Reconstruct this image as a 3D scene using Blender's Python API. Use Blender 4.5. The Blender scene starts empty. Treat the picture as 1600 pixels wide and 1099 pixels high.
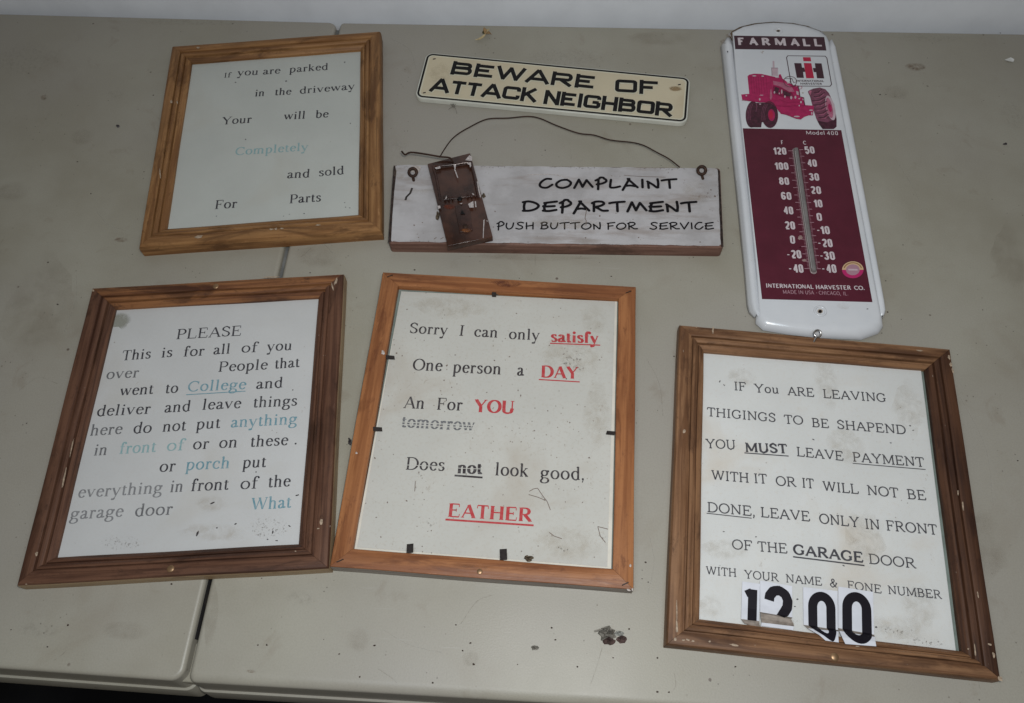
import bpy, bmesh, math, random
from math import sin, cos, pi, radians
from mathutils import Vector, Matrix
from mathutils.geometry import tessellate_polygon

random.seed(7)
S = bpy.context.scene
COL = S.collection

# ------------------------------------------------------------------ camera
CAM = Vector((0.28446, -0.06307, 0.68649))
CR = Vector((0.998187, 0.054548, -0.025437)).normalized()
CF = Vector((-0.048122, 0.469463, -0.881640)).normalized()
CU = CR.cross(CF).normalized()
FPX = 1249.08            # focal length in pixels of the 1600 px wide photograph
cd = bpy.data.cameras.new('camera')
cam = bpy.data.objects.new('camera', cd)
COL.objects.link(cam)
m = Matrix((CR, CU, -CF)).transposed().to_4x4()
m.translation = CAM
cam.matrix_world = m
cd.sensor_width = 36
cd.lens = FPX / 1600 * 36
cd.clip_start = 0.01
cd.clip_end = 50
S.camera = cam

# ------------------------------------------------------------------ light
w = bpy.data.worlds.new('World')
S.world = w
w.use_nodes = True
bg = w.node_tree.nodes['Background']
bg.inputs[0].default_value = (1.0, 0.90, 0.77, 1)
bg.inputs[1].default_value = 0.125
S.view_settings.view_transform = 'Standard'
S.view_settings.look = 'None'
S.view_settings.exposure = 0
S.view_settings.gamma = 1


def area(name, loc, target, sx, sy, power, col):
    l = bpy.data.lights.new(name, 'AREA')
    l.shape = 'RECTANGLE'
    l.size = sx
    l.size_y = sy
    l.energy = power
    l.color = col
    o = bpy.data.objects.new(name, l)
    COL.objects.link(o)
    o.location = loc
    d = Vector(target) - Vector(loc)
    o.rotation_euler = d.to_track_quat('-Z', 'Y').to_euler()
    return o


area('cool_key_light', (0.30, -0.07, 0.84), (0.28, 0.06, 0), 0.6, 0.25, 3.8, (0.70, 0.84, 0.97))  # added cool key light over the table front, hung close for falloff
area('camera_flash', (0.325, -0.03, 0.745), (0.28, 0.33, 0), 0.035, 0.02, 3.2, (1.0, 0.95, 0.88))


# ------------------------------------------------------------------ helpers
def at(u, v, z=0.0):
    """photo pixel (1600x1099) -> point on the horizontal plane at height z"""
    d = CF + CR * ((u - 800) / FPX) - CU * ((v - 549.5) / FPX)
    t = (z - CAM.z) / d.z
    p = CAM + d * t
    return Vector((p.x, p.y, z))


WM = {}


def link(o, parent, world):
    COL.objects.link(o)
    if parent is not None:
        o.parent = parent
        o.matrix_local = WM[parent.name].inverted() @ world
    else:
        o.matrix_world = world
    WM[o.name] = world


def mk(name, verts, faces, mat, parent=None, smooth=False, world=None, mats=None):
    """verts are world coordinates; stored relative to the object's own frame"""
    if world is None:
        if parent is not None:
            world = WM[parent.name].copy()
        else:
            n = len(verts)
            c = sum((Vector(q) for q in verts), Vector()) / n
            world = Matrix.Translation((c.x, c.y, min(q[2] for q in verts)))
    inv = world.inverted()
    me = bpy.data.meshes.new(name)
    me.from_pydata([tuple(inv @ Vector(q)) for q in verts], [], faces)
    me.update()
    if mat is not None:
        me.materials.append(mat)
    if mats:
        for mm in mats:
            me.materials.append(mm)
    if smooth:
        for p in me.polygons:
            p.use_smooth = True
    o = bpy.data.objects.new(name, me)
    link(o, parent, world)
    return o


def fixn(o, angle=None):
    bm = bmesh.new()
    bm.from_mesh(o.data)
    bmesh.ops.remove_doubles(bm, verts=bm.verts, dist=1e-6)
    bmesh.ops.recalc_face_normals(bm, faces=bm.faces)
    if angle is not None:
        for f in bm.faces:
            f.smooth = True
        for e in bm.edges:
            if len(e.link_faces) == 2 and e.calc_face_angle(0) > radians(angle):
                e.smooth = False
    bm.to_mesh(o.data)
    bm.free()
    return o


def thing(name, label, cat, loc, group=None):
    o = bpy.data.objects.new(name, None)
    o.empty_display_size = 0.02
    link(o, None, Matrix.Translation(loc))
    o['label'] = label
    o['category'] = cat
    if group:
        o['group'] = group
    return o


def tag(o, label, cat, group=None):
    o['label'] = label
    o['category'] = cat
    if group:
        o['group'] = group
    return o


# ------------------------------------------------------------------ materials
class NT:
    def __init__(s, name, rough=0.5, spec=0.4):
        s.m = bpy.data.materials.new(name)
        s.m.use_nodes = True
        s.t = s.m.node_tree
        s.n = s.t.nodes
        s.b = s.n['Principled BSDF']
        s.b.inputs['Roughness'].default_value = rough
        s.b.inputs['Specular IOR Level'].default_value = spec
        s.tc = s.n.new('ShaderNodeTexCoord')

    def L(s, a, b):
        s.t.links.new(a, b)

    def coords(s, kind='Object', scale=(1, 1, 1), rnd=False, rot=(0, 0, 0)):
        mp = s.n.new('ShaderNodeMapping')
        mp.inputs['Scale'].default_value = scale
        mp.inputs['Rotation'].default_value = rot
        s.L(s.tc.outputs[kind], mp.inputs['Vector'])
        if rnd:
            oi = s.n.new('ShaderNodeObjectInfo')
            mu = s.n.new('ShaderNodeMath')
            mu.operation = 'MULTIPLY'
            mu.inputs[1].default_value = 37.0
            s.L(oi.outputs['Random'], mu.inputs[0])
            cb = s.n.new('ShaderNodeCombineXYZ')
            for i in range(3):
                s.L(mu.outputs[0], cb.inputs[i])
            s.L(cb.outputs[0], mp.inputs['Location'])
        return mp.outputs[0]

    def noise(s, co, scale=5, detail=3, rough=0.55, dist=0.0):
        n = s.n.new('ShaderNodeTexNoise')
        n.inputs['Scale'].default_value = scale
        n.inputs['Detail'].default_value = detail
        n.inputs['Roughness'].default_value = rough
        n.inputs['Distortion'].default_value = dist
        s.L(co, n.inputs['Vector'])
        return n.outputs['Fac']

    def voro(s, co, scale=50, rand=1.0):
        n = s.n.new('ShaderNodeTexVoronoi')
        n.inputs['Scale'].default_value = scale
        n.inputs['Randomness'].default_value = rand
        s.L(co, n.inputs['Vector'])
        return n.outputs['Distance']

    def ramp(s, fac, a, b, inv=False):
        n = s.n.new('ShaderNodeMapRange')
        n.interpolation_type = 'SMOOTHSTEP'
        n.inputs['From Min'].default_value = a
        n.inputs['From Max'].default_value = b
        n.inputs['To Min'].default_value = 1.0 if inv else 0.0
        n.inputs['To Max'].default_value = 0.0 if inv else 1.0
        s.L(fac, n.inputs['Value'])
        return n.outputs[0]

    def mul(s, a, b):
        n = s.n.new('ShaderNodeMath')
        n.operation = 'MULTIPLY'
        for i, x in enumerate((a, b)):
            if isinstance(x, (int, float)):
                n.inputs[i].default_value = x
            else:
                s.L(x, n.inputs[i])
        return n.outputs[0]

    def mix(s, fac, a, b):
        n = s.n.new('ShaderNodeMix')
        n.data_type = 'RGBA'
        if isinstance(fac, (int, float)):
            n.inputs[0].default_value = fac
        else:
            s.L(fac, n.inputs[0])
        for i, x in ((6, a), (7, b)):
            if isinstance(x, tuple):
                n.inputs[i].default_value = (x[0], x[1], x[2], 1)
            else:
                s.L(x, n.inputs[i])
        return n.outputs[2]

    def bump(s, h, strength=0.3, dist=0.001):
        n = s.n.new('ShaderNodeBump')
        n.inputs['Strength'].default_value = strength
        n.inputs['Distance'].default_value = dist
        s.L(h, n.inputs['Height'])
        s.L(n.outputs[0], s.b.inputs['Normal'])

    def out(s, col):
        if isinstance(col, tuple):
            s.b.inputs['Base Color'].default_value = (col[0], col[1], col[2], 1)
        else:
            s.L(col, s.b.inputs['Base Color'])
        return s.m


def plain(name, col, rough=0.5, spec=0.4, metal=0.0, var=0.0, vs=60):
    t = NT(name, rough, spec)
    t.b.inputs['Metallic'].default_value = metal
    if var > 0:
        f = t.noise(t.coords(), vs, 4)
        d = tuple(x * (1 - var) for x in col)
        u = tuple(min(1, x * (1 + var)) for x in col)
        return t.out(t.mix(t.ramp(f, .3, .7), d, u))
    return t.out(col)


def mat_table():
    t = NT('grey_blow_moulded_plastic', 0.42, 0.45)
    co = t.coords('Object')
    base = t.mix(t.ramp(t.noise(co, 7, 5, .6), .3, .7), (.284, .262, .206), (.338, .320, .264))
    base = t.mix(t.ramp(t.noise(co, 2.1, 3), .4, .65), base, (.31, .288, .25))
    st = t.ramp(t.noise(co, 11, 5, .62, .6), .56, .74)
    base = t.mix(t.mul(st, .2), base, (.20, .155, .105))
    st2 = t.ramp(t.noise(t.coords('Object', (1, 1, 1), False, (.4, .2, .3)), 26, 4, .6, .4), .62, .74)
    base = t.mix(t.mul(st2, .22), base, (.18, .135, .09))
    # scuffs and rust coloured dots
    st3 = t.ramp(t.noise(t.coords('Object', (90, 9, 30), False, (0, 0, .5)), 1, 5, .7, 1.2), .69, .74)
    base = t.mix(t.mul(st3, .4), base, (.12, .10, .085))
    v = t.ramp(t.voro(t.coords('Object'), 34), .035, .06, True)
    gate = t.ramp(t.noise(co, 15, 2), .5, .56)
    base = t.mix(t.mul(t.mul(v, gate), .8), base, (.08, .05, .035))
    v2 = t.ramp(t.voro(t.coords('Object', (1, 1, 1), False, (0, 0, .8)), 150), .07, .12, True)
    gate2 = t.ramp(t.noise(co, 23, 2), .56, .62)
    base = t.mix(t.mul(t.mul(v2, gate2), .6), base, (.06, .045, .035))
    fine = t.noise(co, 700, 2, .6)
    base = t.mix(t.mul(t.ramp(fine, .35, .75), .12), base, (.12, .11, .1))
    t.L(t.ramp(t.noise(co, 14, 4), .3, .8), t.b.inputs['Roughness'])
    rr = t.n.new('ShaderNodeMapRange')
    rr.inputs['To Min'].default_value = .30
    rr.inputs['To Max'].default_value = .6
    t.L(t.noise(co, 14, 4), rr.inputs['Value'])
    t.L(rr.outputs[0], t.b.inputs['Roughness'])
    sc = t.ramp(t.noise(t.coords('Object', (14, 420, 60), False, (0, 0, .9)), 1, 3, .5), .70, .74)
    base = t.mix(t.mul(t.mul(sc, t.ramp(t.noise(co, 9, 2), .5, .65)), .3), base, (.42, .41, .38))
    t.bump(t.noise(co, 800, 2, .6), .16, .0006)
    return t.out(base)


def mat_wood(name, light, dark, deep, grime=.35, chips=.0, rough=.42, gs=1.0):
    t = NT(name, rough, .22)
    co = t.coords('Object', (6 * gs, 130 * gs, 130 * gs), True)
    f = t.noise(co, 1.4, 6, .62, .45)
    c = t.mix(t.ramp(f, .36, .62), dark, light)
    co2 = t.coords('Object', (3.2, 260, 200), True)
    f2 = t.noise(co2, 1.2, 4, .65, .4)
    c = t.mix(t.mul(t.ramp(f2, .56, .72), .55), c, deep)
    fb = t.noise(t.coords('Object', (13, 55, 40), True), 1, 5, .6, .8)
    c = t.mix(t.mul(t.ramp(fb, .52, .66), .6), c, deep)
    # broad changes along the rail
    f3 = t.noise(t.coords('Object', (9, 30, 9), True), 1, 4, .6)
    c = t.mix(t.mul(t.ramp(f3, .45, .72), grime), c, deep)
    co4 = t.coords('Object', (1, 1, 1), True)
    f4 = t.noise(co4, 300, 3)
    c = t.mix(t.mul(t.ramp(f4, .55, .8), .25), c, deep)
    if chips:
        f5 = t.noise(t.coords('Object', (60, 170, 170), True), 1.3, 4, .75)
        c = t.mix(t.ramp(f5, .735 - chips, .765 - chips), c, (.5, .42, .35))
    fw_ = t.noise(t.coords('Object', (28, 70, 70), True), 1.2, 6, .8, .3)
    c = t.mix(t.mul(t.ramp(fw_, .56, .68), .55), c, deep)
    fl_ = t.noise(t.coords('Object', (22, 160, 120), True), 1.1, 5, .8)
    c = t.mix(t.mul(t.ramp(fl_, .62, .72), .35), c, tuple(min(1, x * 1.7 + .04) for x in light))
    rr = t.n.new('ShaderNodeMapRange')
    rr.inputs['To Min'].default_value = rough - .12
    rr.inputs['To Max'].default_value = rough + .25
    t.L(fw_, rr.inputs['Value'])
    t.L(rr.outputs[0], t.b.inputs['Roughness'])
    t.bump(f2, .4, .0008)
    return t.out(c)


def mat_paper(name, base, stain, amt, specks, sp=1.0):
    t = NT(name, .75, .2)
    co = t.coords('Object')
    b2 = tuple(x * .93 for x in base)
    c = t.mix(t.ramp(t.noise(co, 12, 4), .3, .7), b2, base)
    c = t.mix(t.mul(t.ramp(t.noise(co, 330, 5, .8), .50, .72), .1 + 2.2 * specks), c, stain)
    c = t.mix(t.mul(t.ramp(t.noise(co, 9, 4, .6, .5), .5, .75), amt), c, stain)
    v = t.ramp(t.voro(co, 190 * sp), .07, .15, True)
    gate = t.ramp(t.noise(co, 21, 3), .66 - specks, .74 - specks)
    c = t.mix(t.mul(t.mul(v, gate), .75), c, (.16, .12, .09))
    f = t.ramp(t.noise(t.coords('Object', (1, 1, 1)), 130, 5, .75, 1.0), .665 - specks * .25, .72 - specks * .25)
    c = t.mix(t.mul(t.mul(f, t.ramp(t.noise(co, 14, 2), .42, .6)), .55), c, (.3, .25, .2))
    t.bump(t.noise(co, 60, 3), .08, .0008)
    return t.out(c)


M = {}
M['table'] = mat_table()
M['wall'] = plain('white_painted_wall', (.74, .765, .81), .6, .3, 0, .04, 20)
M['floor'] = plain('shade_dark_floor', (.02, .02, .022), .9, .1, 0, .3, 6)  # near black: the unlit dark under the table is put into the colour
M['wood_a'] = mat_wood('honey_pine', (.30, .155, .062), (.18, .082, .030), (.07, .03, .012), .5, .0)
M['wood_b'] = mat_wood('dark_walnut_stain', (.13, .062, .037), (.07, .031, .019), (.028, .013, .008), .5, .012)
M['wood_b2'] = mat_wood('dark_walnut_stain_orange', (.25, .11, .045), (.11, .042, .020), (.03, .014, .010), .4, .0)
M['wood_c'] = mat_wood('orange_varnished_pine', (.34, .142, .056), (.22, .082, .032), (.11, .036, .016), .4, .0, .35, .8)
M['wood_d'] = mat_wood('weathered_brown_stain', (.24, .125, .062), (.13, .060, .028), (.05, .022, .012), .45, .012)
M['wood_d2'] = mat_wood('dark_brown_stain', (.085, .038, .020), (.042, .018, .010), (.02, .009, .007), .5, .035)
M['raw'] = mat_wood('raw_pine_edge', (.34, .24, .14), (.27, .18, .10), (.15, .09, .05), .3)
M['rawgrey'] = mat_wood('grey_raw_pine_edge', (.27, .235, .205), (.2, .17, .15), (.12, .1, .085), .3)
M['paper_a'] = mat_paper('sun_faded_paper', (.47, .485, .455), (.39, .36, .3), .3, .0)
M['paper_b'] = mat_paper('dusty_white_paper', (.52, .52, .515), (.42, .39, .34), .4, .05)
M['paper_c'] = mat_paper('grimy_white_paper', (.50, .49, .452), (.38, .33, .27), .65, .18)
M['paper_d'] = mat_paper('foxed_white_paper', (.61, .605, .595), (.51, .43, .34), .6, .09)
M['backing'] = plain('grey_backing_board', (.17, .2, .18), .6, .3, 0, .15)
M['white_edge'] = plain('white_card_edge', (.60, .57, .50), .6, .2, 0, .06, 60)


def ink(name, col, fade=.25, rough=.6, paper=(.5, .5, .5)):
    t = NT(name, rough, .1)
    f = t.ramp(t.noise(t.coords('Object'), 260, 3, .6), .35, .75)
    return t.out(t.mix(t.mul(f, fade), col, paper))


M['ink'] = ink('faded_black_ink', (.035, .033, .04), .15)
M['ink2'] = ink('greyed_black_ink', (.12, .12, .125), .2)
M['ink3'] = ink('pale_grey_ink', (.2, .2, .205), .15)
M['inkc'] = ink('brownish_black_ink', (.035, .028, .03), .15)
M['teal'] = ink('faded_teal_ink', (.13, .26, .31), .3)
M['teal2'] = ink('pale_teal_ink', (.22, .36, .37), .3)
M['red'] = ink('red_ink', (.42, .045, .05), .18, .6, (.55, .3, .28))
M['black'] = plain('black_enamel', (.006, .005, .005), .4, .2)
M['marker'] = plain('black_painted_letters', (.006, .005, .006), .5, .12)


def mat_glass():
    m = bpy.data.materials.new('clear_glass_pane')
    m.use_nodes = True
    t = m.node_tree
    t.nodes.clear()
    o = t.nodes.new('ShaderNodeOutputMaterial')
    mx = t.nodes.new('ShaderNodeMixShader')
    tr = t.nodes.new('ShaderNodeBsdfTransparent')
    tr.inputs[0].default_value = (.985, .99, .985, 1)
    gl = t.nodes.new('ShaderNodeBsdfGlossy')
    gl.inputs['Roughness'].default_value = .12
    fr = t.nodes.new('ShaderNodeFresnel')
    fr.inputs[0].default_value = 1.12
    t.links.new(fr.outputs[0], mx.inputs[0])
    t.links.new(tr.outputs[0], mx.inputs[1])
    t.links.new(gl.outputs[0], mx.inputs[2])
    t.links.new(mx.outputs[0], o.inputs[0])
    return m


M['glass'] = mat_glass()


def mat_decal(name, col, lo=.45, hi=.62, scale=160, maxa=.8, rad=True):
    t = NT(name, .8, .15)
    t.b.inputs['Base Color'].default_value = (*col, 1)
    f = t.ramp(t.noise(t.coords('Object', (1, 1, 1)), scale, 5, .7, .5), lo, hi)
    if rad:
        ln = t.n.new('ShaderNodeVectorMath')
        ln.operation = 'LENGTH'
        mp = t.n.new('ShaderNodeMapping')
        mp.inputs['Location'].default_value = (-1, -1, 0)
        mp.inputs['Scale'].default_value = (2, 2, 0)
        t.L(t.tc.outputs['Generated'], mp.inputs['Vector'])
        t.L(mp.outputs[0], ln.inputs[0])
        f = t.mul(f, t.ramp(ln.outputs['Value'], .45, 1.0, True))
    t.L(t.mul(f, maxa), t.b.inputs['Alpha'])
    return t.m


M['grime'] = mat_decal('brown_grime', (.13, .10, .075), .54, .68, 420, .6)
M['softstain'] = mat_decal('soft_brown_stain', (.42, .34, .24), .3, .75, 90, .2)
M['tablestain'] = mat_decal('table_soft_stain', (.20, .15, .10), .25, .8, 30, .2)
M['darksoft'] = mat_decal('soft_dark_smudge', (.16, .13, .10), .4, .8, 220, .16)
M['waterstain'] = mat_decal('grey_water_stain', (.30, .30, .25), .2, .5, 120, .65)
M['rust'] = mat_decal('rust_dot', (.17, .09, .045), .3, .75, 150, .55)


# ------------------------------------------------------------------ stroke fonts
def A_(cx, cy, rx, ry, a0, a1, n=14):
    return [(cx + rx * cos(radians(a0 + (a1 - a0) * i / n)), cy + ry * sin(radians(a0 + (a1 - a0) * i / n))) for i in range(n + 1)]


def L_(*a):
    return [(a[i], a[i + 1]) for i in range(0, len(a), 2)]


def S_(*a, n=5):
    p = L_(*a)
    if len(p) < 3:
        return p
    q = [(2 * p[0][0] - p[1][0], 2 * p[0][1] - p[1][1])] + p + [(2 * p[-1][0] - p[-2][0], 2 * p[-1][1] - p[-2][1])]
    out = []
    for i in range(1, len(q) - 2):
        for k in range(n):
            t = k / n
            r = []
            for d in (0, 1):
                a0, b0, c0, d0 = q[i - 1][d], q[i][d], q[i + 1][d], q[i + 2][d]
                r.append(.5 * ((2 * b0) + (-a0 + c0) * t + (2 * a0 - 5 * b0 + 4 * c0 - d0) * t * t + (-a0 + 3 * b0 - 3 * c0 + d0) * t ** 3))
            out.append(tuple(r))
    out.append(p[-1])
    return out


def rr(x0, y0, x1, y1, r, seq='all'):
    """rounded rectangle path, counter-clockwise from the middle of the top"""
    mx = (x0 + x1) / 2
    p = [(mx, y1)] + A_(x0 + r, y1 - r, r, r, 90, 180, 5) + A_(x0 + r, y0 + r, r, r, 180, 270, 5)
    p += A_(x1 - r, y0 + r, r, r, 270, 360, 5) + A_(x1 - r, y1 - r, r, r, 0, 90, 5) + [(mx, y1)]
    return p


# kinds: k thick stem, n thin, v contrast by direction, s serif, c heavy dot
def sf(x, y, h=.12):
    return ('s', L_(x - h, y, x + h, y))


CAPS = {
    'A': (1.04, [('n', L_(.12, 0, .51, 1)), ('k', L_(.51, 1, .93, 0)), ('n', L_(.27, .34, .79, .34)), sf(.12, 0, .12), sf(.92, 0, .15)]),
    'B': (.94, [('k', L_(.2, 0, .2, 1)), ('v', L_(.2, 1, .46, 1) + A_(.46, .765, .26, .235, 90, -90)[1:] + L_(.2, .53)), ('v', L_(.2, .53, .5, .53) + A_(.5, .265, .3, .265, 90, -90)[1:] + L_(.2, 0)), ('s', L_(.05, 0, .2, 0)), ('s', L_(.05, 1, .2, 1))]),
    'C': (.98, [('v', A_(.54, .5, .44, .5, 42, 318, 20)), ('s', L_(.87, .98, .87, .70))]),
    'D': (1.06, [('k', L_(.2, 0, .2, 1)), ('v', L_(.2, 1, .46, 1) + A_(.46, .5, .5, .5, 90, -90)[1:] + L_(.2, 0)), ('s', L_(.05, 0, .2, 0)), ('s', L_(.05, 1, .2, 1))]),
    'E': (.92, [('k', L_(.2, 0, .2, 1)), ('n', L_(.2, 1, .78, 1)), ('n', L_(.2, .52, .6, .52)), ('n', L_(.2, 0, .82, 0)), ('s', L_(.05, 0, .2, 0)), ('s', L_(.05, 1, .2, 1)), ('s', L_(.78, 1, .79, .78)), ('s', L_(.6, .64, .6, .4)), ('s', L_(.82, 0, .85, .24))]),
    'F': (.84, [('k', L_(.2, 0, .2, 1)), ('n', L_(.2, 1, .76, 1)), ('n', L_(.2, .52, .58, .52)), ('s', L_(.05, 0, .37, 0)), ('s', L_(.05, 1, .2, 1)), ('s', L_(.76, 1, .77, .76)), ('s', L_(.58, .64, .58, .4))]),
    'G': (1.06, [('v', A_(.54, .5, .44, .5, 42, 318, 20)), ('s', L_(.87, .98, .87, .70)), ('k', L_(.87, .06, .87, .4)), sf(.86, .42, .15)]),
    'H': (1.08, [('k', L_(.2, 0, .2, 1)), ('k', L_(.88, 0, .88, 1)), ('n', L_(.2, .52, .88, .52)), sf(.2, 0, .15), sf(.2, 1, .15), sf(.88, 0, .15), sf(.88, 1, .15)]),
    'I': (.5, [('k', L_(.25, 0, .25, 1)), sf(.25, 0, .16), sf(.25, 1, .16)]),
    'K': (1.06, [('k', L_(.2, 0, .2, 1)), ('n', L_(.2, .38, .82, 1)), ('k', L_(.38, .58, .92, 0)), sf(.2, 0, .15), sf(.2, 1, .15), sf(.9, 0, .13), sf(.8, 1, .14)]),
    'L': (.9, [('k', L_(.2, 0, .2, 1)), ('n', L_(.2, 0, .8, 0)), ('s', L_(.05, 0, .2, 0)), sf(.2, 1, .16), ('s', L_(.8, 0, .84, .26))]),
    'M': (1.28, [('n', L_(.18, 0, .2, 1)), ('k', L_(.2, 1, .64, .06)), ('n', L_(.64, .06, 1.06, 1)), ('k', L_(1.08, 1, 1.1, 0)), sf(.18, 0, .13), sf(1.1, 0, .15), ('s', L_(.05, 1, .2, 1)), ('s', L_(1.06, 1, 1.23, 1))]),
    'N': (1.08, [('n', L_(.2, 0, .2, 1)), ('k', L_(.18, 1, .88, .02)), ('n', L_(.89, .02, .89, 1)), sf(.2, 0, .13), ('s', L_(.04, 1, .2, 1)), sf(.89, 1, .14)]),
    'O': (1.08, [('v', A_(.54, .5, .46, .5, 90, 450, 26))]),
    'P': (.86, [('k', L_(.2, 0, .2, 1)), ('v', L_(.2, 1, .46, 1) + A_(.46, .735, .3, .265, 90, -90)[1:] + L_(.2, .47)), sf(.2, 0, .16), ('s', L_(.05, 1, .2, 1))]),
    'R': (1.0, [('k', L_(.2, 0, .2, 1)), ('v', L_(.2, 1, .48, 1) + A_(.48, .75, .28, .25, 90, -90)[1:] + L_(.2, .5)), ('k', L_(.46, .5, .88, 0)), sf(.2, 0, .15), ('s', L_(.05, 1, .2, 1)), ('s', L_(.84, 0, 1.0, 0))]),
    'S': (.82, [('v', S_(.68, .84, .52, .985, .3, .985, .15, .85, .16, .68, .38, .55, .6, .43, .7, .26, .6, .07, .36, .01, .15, .12)), ('s', L_(.69, .98, .69, .72)), ('s', L_(.13, .02, .13, .28))]),
    'T': (.92, [('k', L_(.46, 0, .46, 1)), ('n', L_(.08, 1, .84, 1)), sf(.46, 0, .16), ('s', L_(.08, 1, .06, .76)), ('s', L_(.84, 1, .86, .76))]),
    'U': (1.06, [('k', L_(.2, 1, .2, .36)), ('v', S_(.2, .36, .24, .12, .38, .01, .58, 0, .78, .08, .86, .3, .87, .4)), ('n', L_(.87, .38, .87, 1)), sf(.2, 1, .15), sf(.87, 1, .14)]),
    'V': (1.04, [('k', L_(.12, 1, .53, .02)), ('n', L_(.53, .02, .92, 1)), sf(.13, 1, .14), sf(.9, 1, .12)]),
    'W': (1.42, [('k', L_(.12, 1, .42, .02)), ('n', L_(.42, .02, .72, 1)), ('k', L_(.70, 1, 1.0, .02)), ('n', L_(1.0, .02, 1.3, 1)), sf(.13, 1, .13), sf(.7, 1, .12), sf(1.29, 1, .12)]),
    'Y': (1.04, [('k', L_(.12, 1, .52, .46)), ('n', L_(.52, .46, .9, 1)), ('k', L_(.52, .47, .52, 0)), sf(.14, 1, .15), sf(.9, 1, .13), sf(.52, 0, .15)]),
    '&': (1.1, [('v', S_(1.0, .52, .86, .25, .62, .03, .36, 0, .16, .14, .18, .34, .42, .5, .62, .68, .6, .9, .44, .98, .3, .86, .34, .66, .6, .3, .86, .04, 1.02, .04)), ('s', L_(.82, .54, 1.08, .54))]),
    'C9': (.98, []),
    '-': (.5, [('k', L_(.08, .36, .42, .36))]),
}
XH = .68
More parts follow.
